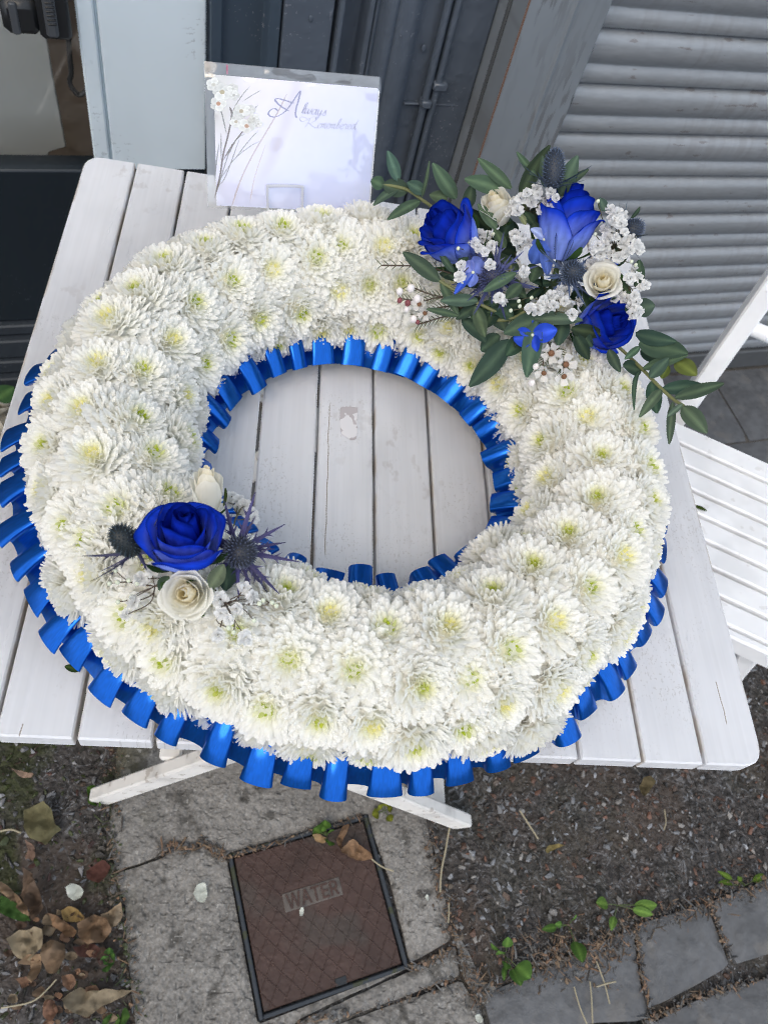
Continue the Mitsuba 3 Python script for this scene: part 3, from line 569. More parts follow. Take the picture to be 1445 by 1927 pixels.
def ribbon(r_in, r_out, z_in, z_out, pitch, amp, over, seed, adj=lambda a: (0, 0)):
    """A satin ribbon box-pleated round the ring: u runs round it, v from the pinned edge outwards."""
    r = np.random.default_rng(seed); rm = r_out; n = int(round(2 * math.pi * rm / pitch)); per, nv = 36, 8; v, uv = [], []
    jit = r.uniform(-0.34, 0.34, n + 1); jit[-1] = jit[0]; am = r.uniform(0.6, 1.25, n + 1); am[-1] = am[0]; ln = r.uniform(-0.004, 0.004, n + 1); ln[-1] = ln[0]; ov = r.uniform(0.65, 1.4, n + 1); ov[-1] = ov[0]
    tot = n * per
    for i in range(tot):
        k, t = divmod(i, per); t = t / per; sm = t * t * (3 - 2 * t); J = jit[k] * (1 - sm) + jit[k + 1] * sm; A = am[k] * (1 - sm) + am[k + 1] * sm; L = ln[k] * (1 - sm) + ln[k + 1] * sm; O = ov[k] * (1 - sm) + ov[k + 1] * sm
        for j in range(nv):
            w = j / (nv - 1); ramp = 0.35 + 0.65 * w
            c = math.cos(2 * math.pi * t); sq = c + 0.06 * (1 - c * c)
            th = (k + t + J * 0.5) * pitch + over * O * ramp * math.sin(4 * math.pi * t) + 0.0035 * ramp * c * (1 + J)
            ang = th / rm * (2 * math.pi * rm / (n * pitch)); ar, az = adj(ang); dr_, dz_ = r_out + ar - r_in, z_out + az - z_in; ln_ = math.hypot(dr_, dz_); no = abs(dz_) / ln_ * (1 if dr_ > 0 else -1); nz = abs(dr_) / ln_
            q = amp * A * ramp * sq; bow = 0.004 * math.sin(math.pi * w)
            rho = r_in + dr_ * w + (q + bow) * no + L * w * (1 if dr_ > 0 else -1); z = max(z_in + dz_ * w + (q + bow) * nz, 0.0012 + 0.002 * (1 - w))
            v.append([WC[0] + rho * math.cos(ang), WC[1] + rho * math.sin(ang), TZ + z]); uv.append([i / tot, w])
    f = gridfaces(tot, nv, True)
    return mesh(v, f), np.array(uv)
m, uv = ribbon(0.262, 0.3015, 0.056, 0.024, 0.0328, 0.0096, 0.0070, 1, lambda a: (0.0068 * abs(math.cos(a)) ** 1.5 - 0.0085 * max(0, -math.sin(a)) ** 2, 0.0))
obj('ribbon', m, 'm_ribbon', wr, smooth=True, uv=uv, label='pleated royal blue satin ribbon round the outside')
m, uv = ribbon(0.176, 0.1365, 0.060, 0.024, 0.0275, 0.0112, 0.0066, 2, lambda a: (-0.010 * max(0, -math.sin(a)) ** 1.2, 0.026 * max(0, -math.sin(a)) ** 1.2))
obj('ribbon', m, 'm_ribbon', wr, smooth=True, uv=uv, label='pleated royal blue satin ribbon lining the hole')

# chrysanthemum heads: a few kinds, many copies
def petal_strip(base, d0, d1, side, length, width, cup, tipcurl, n=6, m=3, r=None, narrow=0.35):
    """One petal: a path turning from direction d0 to d1; cupped across."""
    p = np.array(base, float); v = []
    for i in range(n):
        t = i / (n - 1); d = unit(d0 * (1 - t) + d1 * t + tipcurl * max(0, t - 0.6) ** 1.0); nrm = unit(np.cross(side, d))
        if i: p = p + d * length / (n - 1)
        w = width * (narrow + (1 - narrow) * math.sin(min(1.0, t * 1.25) * math.pi / 2) ** 1.2) * (1.0 if t < 0.72 else math.sqrt(max(0.0, 1 - ((t - 0.72) / 0.30) ** 2)))
        for j in range(m):
            x = 2 * j / (m - 1) - 1; v.append(p + side * x * w / 2 + nrm * cup * w * x * x)
    return np.array(v)
def mum(seed, n=190, R=0.0345, openness=1.0, flat=0.0):
    r = np.random.default_rng(seed); V, Fc, C, V2, F2, C2 = [], [], [], [], [], []
    q, mm = 6, 3; fc = gridfaces(q, mm)
    for i in range(n):
        t = (i + 0.5) / n; ph = i * 2.399963 + r.uniform(-0.2, 0.2)
        el = math.radians(90 - math.degrees(math.acos(max(-1, 1 - 1.10 * t))) + r.normal(0, 4)); er = np.array([math.cos(ph), math.sin(ph), 0]); up = np.array([0, 0, 1.0])
        d0 = er * math.cos(el + 0.25) + up * math.sin(el + 0.25); e1 = el - (0.35 - 0.15 * t) * openness + flat; d1 = er * math.cos(e1) + up * math.sin(e1)
        side = np.cross(up, er); side = unit(side + 0.18 * r.normal(size=3)); L = R * (0.26 + 0.74 * t ** 0.42) * r.uniform(0.92, 1.07); W = R * (0.075 + 0.200 * t ** 0.45) * r.uniform(0.85, 1.15)
        base = er * R * 0.13 * math.sqrt(t) + up * (0.010 - 0.010 * t)
        tip = (up * 0.8 - er * 0.25) * (1.1 * (1 - t) + 0.25)
        v = petal_strip(base, d0, d1, side, L, W, 0.42 - 0.22 * t, tip * 0.8, q, mm)
        w = np.repeat(np.linspace(0, 1, q), mm)[:, None]
        cen = [np.array([0.46, 0.55, 0.05]), np.array([0.90, 0.86, 0.42]), np.array([0.62, 0.68, 0.12])][seed % 3]; cream = np.array([0.90, 0.89, 0.66]); wh = np.array([0.965, 0.96, 0.935])
        a = np.clip((t - 0.014) / 0.03, 0, 1); b = np.clip((t - 0.02) / 0.09, 0, 1)
        col0 = cen * (1 - a) + cream * a; col0 = col0 * (1 - b) + wh * b; basec = wh * 0.97 + np.array([0.0, 0.01, -0.15]) * (1 - 0.8 * t)
        c = col0 * w ** 0.5 + (1 - w ** 0.5) * (np.minimum(col0, basec))
        if t < 0.04: V2.append(v); F2.append(fc + len(v) * len(F2)); C2.append(c)
        else: V.append(v); Fc.append(fc + len(v) * len(Fc)); C.append(c)
    core = trimesh.creation.icosphere(2, 1.0); cv = core.vertices * [R * 0.56, R * 0.56, R * 0.46] + [0, 0, 0.004]; kk = np.clip(core.vertices[:, 2:3] * 3.0 - 2.2, 0, 1)
    o = sum(len(x) for x in V); V.append(cv); Fc.append(core.faces + o); C.append(wh * (1 - kk) + (wh * [1, .99, .80]) * kk)
    return (mesh(np.vstack(V), np.vstack(Fc)), np.vstack(C)), (mesh(np.vstack(V2), np.vstack(F2)), np.vstack(C2))
NM = 9
for k in range(NM):
    (a, ca), (b, cb) = mum(100 + k, n=[300, 330, 280][k % 3], openness=[1.0, 0.75, 1.25][k % 3], flat=[0, 0.12, -0.05][(k // 3) % 3])
    scene[f'mum_{k}'] = {'type': 'shapegroup', 'petals': mikit.ply(a, 'm_petal', smooth=True, color=ca), 'centre': mikit.ply(b, 'm_petal', smooth=True, color=cb)}
HEADS = [(370,567),(439,525),(327,636),(270,691),(265,781),(152,764),(182,676),(201,594),(254,543),(310,487),(386,451),(457,428),(173,852),(292,847),(432,638),(488,600),(386,683),(349,743),(353,826),(80,835),
 (514,505),(597,484),(642,461),(722,463),(639,546),(697,536),(566,588),(533,421),(656,619),(711,620),(789,632),(832,658),(886,688),(521,646),(604,622),(777,442),(843,612),(756,532),(607,404),(704,397),
 (216,954),(121,990),(169,1078),(119,1120),(322,924),(446,1189),(412,1296),(306,1244),(239,1158),(163,1016),(290,1182),(76,919),(297,1300),
 (538,1107),(620,1149),(727,1178),(846,1176),(544,1242),(666,1260),(796,1294),(886,1275),(499,1334),(601,1356),(701,1369),(781,1400),(874,1372),(583,1420),
 (938,721),(978,771),(1023,832),(1105,782),(1132,854),(1028,898),(1124,934),(994,960),(1070,1001),(1200,996),(1174,1046),(1004,1062),(1170,731),(1226,877),(1229,939),(1066,738),(966,873),(907,1029),(1208,804),
 (926,1112),(1115,1104),(1047,1168),(963,1223),(1108,1232),(1049,1298),(949,1327),(914,1393),(1195,1150),(380,1120),(370,1030),(280,1060),(215,1225),(1010,1385),(1170,1190)]
def surf(t, q, a, b):
    rho = WR + a * math.cos(q); return np.array([WC[0] + rho * math.cos(t), WC[1] + rho * math.sin(t), TZ + WZ + b * math.sin(q)])
pts = [sp(u, v, -0.004, -0.008) for u, v in HEADS]
r_ = np.random.default_rng(77); tries = 0
cand = [surf(r_.uniform(0, 2 * math.pi), r_.uniform(-0.55, math.pi + 0.55), WA - 0.010, WB - 0.010) for _ in range(9000)]
D = 0.0375
for c in cand:
    if c[2] - TZ < 0.020: continue
    if min(np.linalg.norm(c - p) for p in pts) > D: pts.append(c)
print('heads', len(pts))
for k, p in enumerate(pts):
    n = ring_normal(p); real = k < len(HEADS)
    n = unit(n + r_.normal(0, 0.09, 3) + np.array([0, 0, 0.06])); s = r_.uniform(0.95, 1.08) * (1.04 if real else 0.94)
    low = (p[2] - TZ) < 0.05
    fr = frame(n, [math.cos(k * 2.1), math.sin(k * 2.1), 0.2])
    inst('chrysanthemum', f'mum_{r_.integers(NM)}', mat4(fr, p - n * (0.0215 - 0.003 * max(0.0, 1 - n[2])), s), wr)

# ================================================================== flowers of the two sprays
def vcmesh(parts):
    """Join (vertices, faces, colours)."""
    V, Fc, C, o = [], [], [], 0
    for v, f, c in parts: V.append(v); Fc.append(np.asarray(f) + o); C.append(c); o += len(v)
    return mesh(np.vstack(V), np.vstack(Fc)), np.clip(np.vstack(C), 0, 1)
def rose_petals(R, H, n, seed, colour, curl=1.0, opened=1.0):
    """The petals of a rose in its own axes (stem down -z), from the tight middle outwards: (vertices, faces, colours) each."""
    r = np.random.default_rng(seed); out = []; nu, nv = 15, 12; fc = gridfaces(nu, nv)
    for i in range(n):
        t = i / (n - 1); ph = i * 2.399963 * 0.92 + r.uniform(-0.15, 0.15); half = 1.45 - 0.25 * t + r.uniform(-.08, .08) if t > 0.2 else 2.3
        rad = R * (0.10 + 0.66 * t ** 0.85 * opened); h = H * (1.0 - 0.20 * t ** 1.5) * r.uniform(0.96, 1.03); cu = curl * (0.0 if t < 0.25 else (t - 0.25) / 0.75) * r.uniform(0.75, 1.25); tip = r.uniform(-0.3, 0.3)
        v, c = [], []
        for a in range(nu):
            x = 2 * a / (nu - 1) - 1
            for b in range(nv):
                w = b / (nv - 1); top = 1 - (0.16 + 0.22 * t) * abs(x) ** (2.6 + 0.8 * t) + 0.05 * math.exp(-((x - tip) / 0.22) ** 2) * t
                belly = math.sin(min(1, w * 1.5) * math.pi / 2)
                rr = rad * (0.45 + 0.55 * belly) + 0.06 * R * x * x * (1 if t > 0.2 else 0) + 0.11 * R * (a / nu) * (1 if t <= 0.2 else 0)
                if t < 0.3: rr *= 1 - 0.30 * max(0, w - 0.6) / 0.4
                z = h * w * top; k = max(0.0, w - 0.62) / 0.38
                kk = k * (1 - 0.6 * x * x); rr += cu * R * (0.27 * kk ** 1.25); z -= cu * H * 0.24 * kk ** 2.0
                wv = 0.03 * R * math.sin(5 * x + i * 1.7) * w * w * (0.4 + t)
                th = ph + x * half * (1 - 0.25 * k * t) ; rr += wv + 0.02 * R * (meshkit.noise(np.array([x * 3 + i * 7, w * 3, seed])) - 0.5)
                v.append([rr * math.cos(th), rr * math.sin(th), z - H * 0.5]); c.append(colour(t, w, x, i))
        out.append((np.array(v), fc, np.array(c)))
    return out
def blue(t, w, x, i):
    deep, mid, pale = np.array([0.004, 0.016, 0.34]), np.array([0.010, 0.050, 0.58]), np.array([0.22, 0.31, 0.78])
    k = np.clip((w - 0.42) / 0.42, 0, 1) ** 0.8; o = np.clip((t - 0.3) / 0.35, 0, 1); c = (pale * (1 - k) + mid * k) * o + (deep * 0.75 + mid * 0.25) * (1 - o)
    vein = meshkit.noise(np.array([x * 22 + i * 3.1, w * 4, 1.0])); vein2 = meshkit.noise(np.array([x * 60 + i, w * 7, 4.0])); c = c * (0.62 + 0.5 * vein + 0.28 * vein2)
    e = max(0, abs(x) - 0.86) / 0.14; e = max(e, (w - 0.95) / 0.05 * 0.8)
    return c * (1 - 0.72 * np.clip(e, 0, 1))
def cream(t, w, x, i):
    a, b = np.array([0.95, 0.885, 0.70]), np.array([0.955, 0.94, 0.87]); k = np.clip(t * 1.5, 0, 1); c = a * (1 - k) + b * k
    return c * (0.92 + 0.08 * w) * (0.95 + 0.1 * meshkit.noise(np.array([x * 9 + i, w * 3, 2.0])))
def rose(label, pos, axis, R, H, n, seed, colour, name, curl=1.0, opened=1.0, spin=0.0, sep=True):
    t = thing(name, label, 'rose'); fr = frame(axis, [math.cos(spin), math.sin(spin), 0.15])
    for v, f, c in rose_petals(R, H, n, seed, colour, curl, opened):
        obj('petal', mesh(v @ fr.T + pos, f), 'm_rose' if colour is blue else 'm_petal', t, smooth=True, color=np.clip(c, 0, 1))
    if sep:
        for k in range(5):
            a = k * 1.2566 + 0.3; p = []; er = np.array([math.cos(a), math.sin(a), 0]); sd = np.array([-math.sin(a), math.cos(a), 0]); v = petal_strip(er * R * 0.2 + [0, 0, -H * 0.52], unit(er + [0, 0, 0.2]), unit(er * 0.8 + [0, 0, 0.9]), sd, R * 0.95, R * 0.26, 0.1, np.array([0, 0, 0.3]), 7, 3)
            obj('sepal', mesh(v @ fr.T + pos, gridfaces(7, 3)), 'm_leafgreen', t, smooth=True, color=np.tile([0.05, 0.10, 0.035], (21, 1)))
        st = [np.array([0, 0, -H * 0.5]), np.array([0, 0, -H * 0.5 - 0.012]), np.array([0.002, 0, -H * 0.5 - 0.03])]
        obj('stem', tube(np.array(st) @ fr.T + pos, 0.0028, 7), bs('m_stem', two(pr((0.05, 0.09, 0.03), 0.6))) if 'm_stem' not in scene else 'm_stem', t, smooth=60)
    return t
RIGHT, UPV, FWD = RC[:, 0], -RC[:, 1], RC[:, 2]             # the photograph's right, up and away as directions in the place
def dirn(r, u, toward): return unit(RIGHT * r + UPV * u - FWD * toward)
rose('open deep blue rose beside the card, leftmost of the three in the right hand spray', sp(846, 440, 0.050), dirn(-0.62, 0.42, 0.62), 0.0345, 0.060, 15, 1, blue, 'blue_rose', 0.9, 1.0, 0.5)
rose('tall blue rose with pale outer petals at the top of the right hand spray', sp(1068, 416, 0.045), dirn(0.12, 0.80, 0.42), 0.0345, 0.066, 14, 2, blue, 'blue_rose', 0.75, 1.0, 2.0)
rose('blue rose at the lower right of the spray, facing right above the eucalyptus stem', sp(1136, 610, 0.040), dirn(0.42, -0.05, 0.80), 0.0325, 0.054, 14, 3, blue, 'blue_rose', 0.7, 1.0, 1.0)
rose('single large blue rose in the small spray at the lower left of the wreath', sp(348, 1012, 0.036), dirn(0.12, 0.68, 0.72), 0.0285, 0.050, 16, 4, blue, 'blue_rose', 1.25, 1.05, 3.4)
rose('small creamy white rose between two blue roses near the card', sp(936, 388, 0.045), dirn(-0.35, 0.35, 0.75), 0.0185, 0.036, 15, 11, cream, 'white_rose', 0.8)
rose('half open white rose at the right of the spray above the lower blue rose', sp(1134, 530, 0.050), dirn(-0.20, 0.10, 0.95), 0.0195, 0.025, 13, 12, cream, 'white_rose', 1.0)
rose('round cream rose with a spiral heart just below the single blue rose', sp(351, 1117, 0.022), dirn(0.0, 0.05, 1.0), 0.0190, 0.022, 15, 13, cream, 'white_rose', 0.8)
rose('white rose bud standing behind the single blue rose by the inner ribbon', sp(390, 925, 0.024), dirn(0.10, 0.90, 0.42), 0.0145, 0.040, 11, 14, cream, 'white_rose', 0.5)

# sea holly
def thistle(label, pos, axis, rx, rz, bracts, blen, seed, col, bcol, bdir=None, grp=None):
    t = thing('sea_holly', label, 'thistle'); r = np.random.default_rng(seed); fr = frame(axis); parts = []
    e = trimesh.creation.icosphere(3, 1.0); v = e.vertices * [rx * 0.86, rx * 0.86, rz * 0.9]
    parts.append((v @ fr.T + pos, e.faces, np.tile(np.array(col) * 0.35, (len(v), 1))))
    for d in fibo(190, 0.86):
        b = d * [rx * 0.84, rx * 0.84, rz * 0.88]; n = unit(d / [rx, rx, rz] + np.array([0, 0, 12.0])); a = unit(np.cross(n, [0.3, 0.9, 0.1])); c = np.cross(n, a); w = rx * 0.085; L = rx * r.uniform(0.22, 0.34)
        v = np.array([b + a * w, b - a * w * .5 + c * w * .87, b - a * w * .5 - c * w * .87, b + n * L]); k = r.uniform(0.7, 1.4)
        parts.append((v @ fr.T + pos, [[0, 1, 3], [1, 2, 3], [2, 0, 3]], np.vstack([np.tile(np.array(col) * 0.6 * k, (3, 1)), np.array(col) * 1.9 * k + [.02, .02, .03]])))
    m, c = vcmesh(parts); obj('head', m, 'm_vc', t, smooth=False, color=c)
    for k in range(bracts):
        a = k / bracts * 2 * math.pi + r.uniform(-.2, .2); er = np.array([math.cos(a), math.sin(a), r.uniform(-0.25, 0.45)]); L = blen * r.uniform(0.65, 1.15); sd = unit(np.cross([0, 0, 1.0], er)); bits = []
        p0 = np.array([0, 0, -rz * 0.75]); path = [p0 + er * L * s + np.array([0, 0, 0.15 * L * s * s]) for s in np.linspace(0, 1, 6)]
        V = []
        for i, q in enumerate(path): w = L * 0.055 * (1 - i / 5) ** 0.7 + 0.0002; V += [q - sd * w, q + np.array([0, 0, w * 0.5]), q + sd * w]
        bits.append((np.array(V), gridfaces(6, 3), np.tile(np.array(bcol) * r.uniform(0.7, 1.3), (18, 1))))
        for s in (0.35, 0.6):
            for sg in (-1, 1):
                q = p0 + er * L * s; e1 = unit(er + sd * sg * 0.9); w = L * 0.02
                bits.append((np.array([q - er * w * 2, q + er * w * 2, q + e1 * L * 0.28 * (1.2 - s)]), [[0, 1, 2]], np.tile(np.array(bcol), (3, 1))))
        m, c = vcmesh([(v @ fr.T + pos, f, cc) for v, f, cc in bits]); obj('bract', m, 'm_vc', t, smooth=False, color=c)
    return t
TC, TD = (0.055, 0.078, 0.125), (0.026, 0.042, 0.05)
BC = (0.05, 0.06, 0.16)
thistle('tall grey blue sea holly cone standing up at the top of the right hand spray', sp(1042, 318, 0.050), dirn(0.05, 0.95, 0.25), 0.0102, 0.0190, 11, 0.034, 1, TC, (0.05, 0.075, 0.11))
thistle('spiky blue sea holly facing out in the middle of the right hand spray', sp(1077, 512, 0.058), dirn(0.1, 0.0, 1.0), 0.0112, 0.0120, 18, 0.034, 2, TC, (0.055, 0.085, 0.17))
thistle('dark violet blue sea holly below the left blue rose of the right hand spray', sp(927, 520, 0.045), dirn(-0.2, -0.1, 0.9), 0.0130, 0.0120, 20, 0.038, 3, (0.05, 0.06, 0.15), BC)
thistle('small sea holly half hidden at the right edge behind the baby\'s breath', sp(1190, 432, 0.025), dirn(0.6, 0.4, 0.4), 0.010, 0.011, 10, 0.030, 4, TC, (0.04, 0.06, 0.08))
thistle('dark green grey sea holly cone to the left of the single blue rose', sp(238, 1018, 0.028), dirn(-0.45, 0.62, 0.55), 0.0095, 0.0140, 9, 0.034, 5, TD, (0.055, 0.055, 0.12))
thistle('bristling violet sea holly to the right of the single blue rose', sp(452, 1038, 0.026), dirn(0.35, 0.0, 0.9), 0.0115, 0.0135, 18, 0.038, 6, (0.045, 0.055, 0.085), (0.045, 0.04, 0.13))

# baby's breath
for k in range(3):
    r = np.random.default_rng(900 + k); parts = []
    for i, d in enumerate(fibo(20, 0.7)):
        side = unit(np.cross(d, [0.2, 0.1, 1.0]) + r.normal(0, .2, 3)); v = petal_strip(d * 0.0012, d, unit(d + r.normal(0, .35, 3)), side, 0.0046 * r.uniform(.8, 1.15), 0.0050, 0.25 * r.choice([-1, 1]), np.array([0, 0, .2]), 4, 3)
        parts.append((v, gridfaces(4, 3), np.tile(np.array([0.96, 0.96, 0.95]), (12, 1)) * np.repeat(np.linspace(.8, 1, 4), 3)[:, None]))
    m, c = vcmesh(parts); scene[f'gyp_{k}'] = {'type': 'shapegroup', 'blossom': mikit.ply(m, 'm_petal', smooth=True, color=c)}
bs('m_twig', two(pr((0.085, 0.075, 0.04), 0.7))); bs('m_twigbrown', two(pr((0.07, 0.048, 0.035), 0.7)))
def sprig(label, blooms, root, h, mat='m_twig', buds=(), size=1.0, lift=None):
    t = thing('gypsophila_sprig', label, "baby's breath"); r = np.random.default_rng(len(blooms) * 7 + int(root[0])); tw = []
    p0 = sp(*root, h * 0.25); mid = np.mean([sp(u, v, h * 0.8) for u, v in blooms], 0) * 0.55 + p0 * 0.45
    tw.append(tube(smoothpath([p0, (p0 + mid) / 2 + r.normal(0, .002, 3), mid]), 0.0006, 5))
    for k, (u, v) in enumerate(blooms):
        p = sp(u, v, h * r.uniform(0.85, 1.12)); q = mid * 0.6 + p * 0.4 + r.normal(0, .003, 3)
        tw.append(tube(smoothpath([mid, q, p], 4), 0.00042, 4)); n = unit(p - p0 + np.array([0, 0, .03]) + r.normal(0, .02, 3))
        inst('blossom', f'gyp_{r.integers(3)}', mat4(frame(n, r.normal(size=3)), p, size * r.uniform(0.72, 1.08)), t)
    for (u, v) in buds:
        p = sp(u, v, h); tw.append(tube(smoothpath([mid, mid * .4 + p * .6 + r.normal(0, .003, 3), p], 4), 0.0004, 4)); e = trimesh.creation.icosphere(2, 1.0); e.vertices = e.vertices * [0.0016, 0.0016, 0.0020] + p; obj('bud', e, 'm_budpale', t, smooth=True)
    obj('twigs', cat(tw), mat, t, smooth=60)
bs('m_budpale', two(pr((0.62, 0.66, 0.52), 0.6)))
sprig("cluster of baby's breath between the small white rose and the tall blue rose", [(964, 384), (980, 372), (1000, 380), (974, 396), (1012, 366), (1026, 378), (1036, 362), (1018, 394), (1046, 372), (992, 362), (1034, 390), (958, 398), (1010, 354)], (985, 420), 0.058)
sprig("baby's breath tucked against the left blue rose of the right hand spray", [(892, 456), (908, 448), (900, 466), (918, 442), (926, 462), (934, 474), (912, 474), (868, 498), (866, 520), (922, 498), (904, 438)], (900, 500), 0.064, buds=((862, 467), (882, 458), (928, 440)))
sprig("baby's breath under the tall blue rose", [(972, 452), (984, 444), (978, 464), (994, 456), (968, 440)], (975, 490), 0.066)
sprig("thick bank of baby's breath along the upper right edge of the spray", [(1150, 408), (1162, 400), (1168, 420), (1150, 428), (1176, 436), (1158, 446), (1142, 446), (1172, 458), (1186, 470), (1198, 460), (1204, 470), (1140, 462), (1150, 476), (1164, 484), (1124, 462), (1116, 470), (1180, 448), (1136, 430), (1156, 416), (1172, 408), (1148, 394), (1190, 448), (1176, 478), (1130, 478)], (1145, 500), 0.050, buds=((1125, 378), (1188, 492), (1120, 440)))
sprig("baby's breath at the right end of the spray beside the half open white rose", [(1192, 508), (1200, 520), (1186, 524), (1206, 540), (1214, 536), (1194, 556), (1186, 574), (1198, 568), (1178, 562), (1166, 552), (1158, 560), (1202, 584), (1190, 590), (1112, 496), (1106, 504)], (1180, 540), 0.040, buds=((1196, 498),))
sprig("baby's breath in front of the round sea holly low in the right hand spray", [(1062, 540), (1052, 556), (1038, 556), (1022, 564), (1030, 578), (1012, 584), (998, 580), (1042, 574), (1066, 548), (1090, 568), (1062, 566), (1076, 592), (1018, 572), (1054, 542)], (1045, 600), 0.060, buds=((961, 584), (976, 566), (978, 576), (1000, 560)))
sprig("few loose blossoms of baby's breath over the dark leaves in the middle", [(946, 566), (986, 512), (940, 560)], (960, 560), 0.058)
sprig("baby's breath sprig with one round blossom left of the cream rose", [(286, 1070), (238, 1157), (252, 1134), (266, 1090)], (330, 1092), 0.016, 'm_twigbrown', buds=((221, 1096), (242, 1092), (217, 1074), (258, 1098), (206, 1098), (247, 1124), (222, 1133)))
sprig("baby's breath spreading to the right of the cream rose", [(459, 1106), (414, 1128), (446, 1146), (416, 1154), (410, 1196), (462, 1200), (474, 1124), (430, 1166)], (405, 1110), 0.020, 'm_twigbrown', buds=((488, 1136), (478, 1168), (512, 1134), (520, 1140), (440, 1190), (430, 1182), (495, 1130)), size=0.95)
sprig("baby's breath squeezed behind the violet sea holly by the inner ribbon", [(436, 934), (448, 942), (460, 952), (470, 966), (478, 976), (430, 946), (452, 958)], (440, 990), 0.016)

# eucalyptus
def leaf(base, tip, width, face, bend=0.08, tone=(0.040, 0.075, 0.045), n=9, fold=0.10, under=None):
    base, tip = np.array(base), np.array(tip); L = np.linalg.norm(tip - base); x = (tip - base) / L; face = unit(np.asarray(face) - x * (np.asarray(face) @ x)); y = np.cross(face, x); V, C = [], []
    for i in range(n):
        t = i / (n - 1); w = width * (max(0.0, math.sin(math.pi * min(1, (t * 0.97 + 0.015)) ** 0.85)) ** 0.72) / 2 + 0.0003; p = base + x * L * t + face * bend * L * math.sin(math.pi * t)
        for j in range(5):
            s = j / 2 - 1; V.append(p + y * s * w + face * (fold * w * s * s)); k = (1.55 if j == 2 else 1.0) * (0.85 + 0.35 * meshkit.noise(np.array([t * 6, s * 3, L * 900])))
            C.append(np.array(tone) * k + (np.array([0.02, 0.02, 0.0]) if j == 2 else 0))
    return mesh(V, gridfaces(n, 5)), np.clip(np.array(C), 0, 1)
def eucalyptus(label, stem, leaves, h, tone=(0.064, 0.104, 0.076), seed=0):
    """stem: pixels with heights; leaves: (base pixel, tip pixel, width in pixels[, height base, height tip, tone])."""
    t = thing('eucalyptus_sprig', label, 'eucalyptus'); r = np.random.default_rng(seed)
    if stem: obj('stem', tube(smoothpath([sp(u, v, q) for u, v, q in stem]), 0.0016, 7), bs('m_eucstem', two(pr((0.16, 0.17, 0.07), 0.6))) if 'm_eucstem' not in scene else 'm_eucstem', t, smooth=60)
    for l in leaves:
        (a, b, w) = l[:3]; ha, hb = (l[3], l[4]) if len(l) > 4 else (h, h + r.uniform(-0.004, 0.010)); tn = np.array(l[5] if len(l) > 5 else tone) * r.uniform(0.75, 1.25) * np.array([r.uniform(.9, 1.15), 1, r.uniform(.85, 1.1)])
        A, B = sp(*a, ha), sp(*b, hb); wd = w * np.linalg.norm(A - CAM) / F_PX
        f = unit(CAM - (A + B) / 2) + r.normal(0, 0.35, 3) + np.array([0, 0, 0.25])
        m, c = leaf(A, B, wd, f, r.uniform(-0.06, 0.10), tn); obj('leaf', m, 'm_leafgreen', t, smooth=True, color=c)
DK = (0.040, 0.070, 0.050); YL = (0.09, 0.11, 0.035); TL = (0.045, 0.085, 0.06)
eucalyptus('eucalyptus sprig poking out to the left behind the card', [(850, 420, .02), (812, 388, .025), (795, 376, .028), (765, 356, .03), (722, 346, .03)],
  [((750, 340), (729, 283), 22), ((768, 357), (719, 347), 30), ((722, 350), (698, 338), 24), ((790, 377), (729, 413), 19), ((842, 372), (808, 366), 20), ((800, 360), (766, 343), 22), ((793, 372), (808, 302), 6), ((858, 373), (814, 306), 26), ((752, 352), (702, 386), 16)], 0.028, seed=1)
eucalyptus('upright eucalyptus leaves crowning the top of the right hand spray', [(1000, 420, .03), (985, 380, .04)],
  [((979, 370), (1034, 272), 36), ((962, 354), (899, 297), 20), ((945, 358), (874, 336), 29), ((1054, 368), (1087, 292), 30), ((1025, 352), (1021, 292), 14), ((1064, 346), (1108, 318), 14), ((879, 392), (889, 345), 22), ((1008, 330), (972, 285), 12), ((1188, 410), (1204, 388), 8), ((1140, 396), (1128, 372), 16)], 0.040, seed=2)
eucalyptus('eucalyptus leaves reaching left over the chrysanthemums below the left blue rose', [(940, 590, .03), (880, 560, .035), (827, 528, .035)],
  [((828, 528), (758, 474), 31), ((854, 512), (826, 472), 12), ((829, 530), (863, 594), 18), ((899, 565), (829, 566), 23), ((863, 594), (802, 581), 12), ((896, 574), (858, 600), 20, .03, .03, DK)], 0.036, seed=3)
eucalyptus('broad dark eucalyptus leaves hanging down the front of the right hand spray', [(1010, 570, .03), (960, 600, .03), (900, 600, .025)],
  [((894, 577), (913, 634), 26), ((870, 600), (914, 644), 32, .024, .022, DK), ((930, 570), (951, 622), 36, .026, .026, DK), ((1024, 594), (948, 627), 36), ((1006, 600), (1096, 602), 27), ((1009, 604), (991, 710), 35, .036, .02), ((959, 640), (883, 727), 42, .03, .014), ((940, 630), (905, 660), 30, .012, .010, DK), ((1060, 600), (1050, 650), 30, .022, .02, DK), ((1080, 620), (1115, 652), 26, .016, .012, DK), ((965, 600), (920, 560), 28, .03, .03, DK)], 0.036, seed=4)
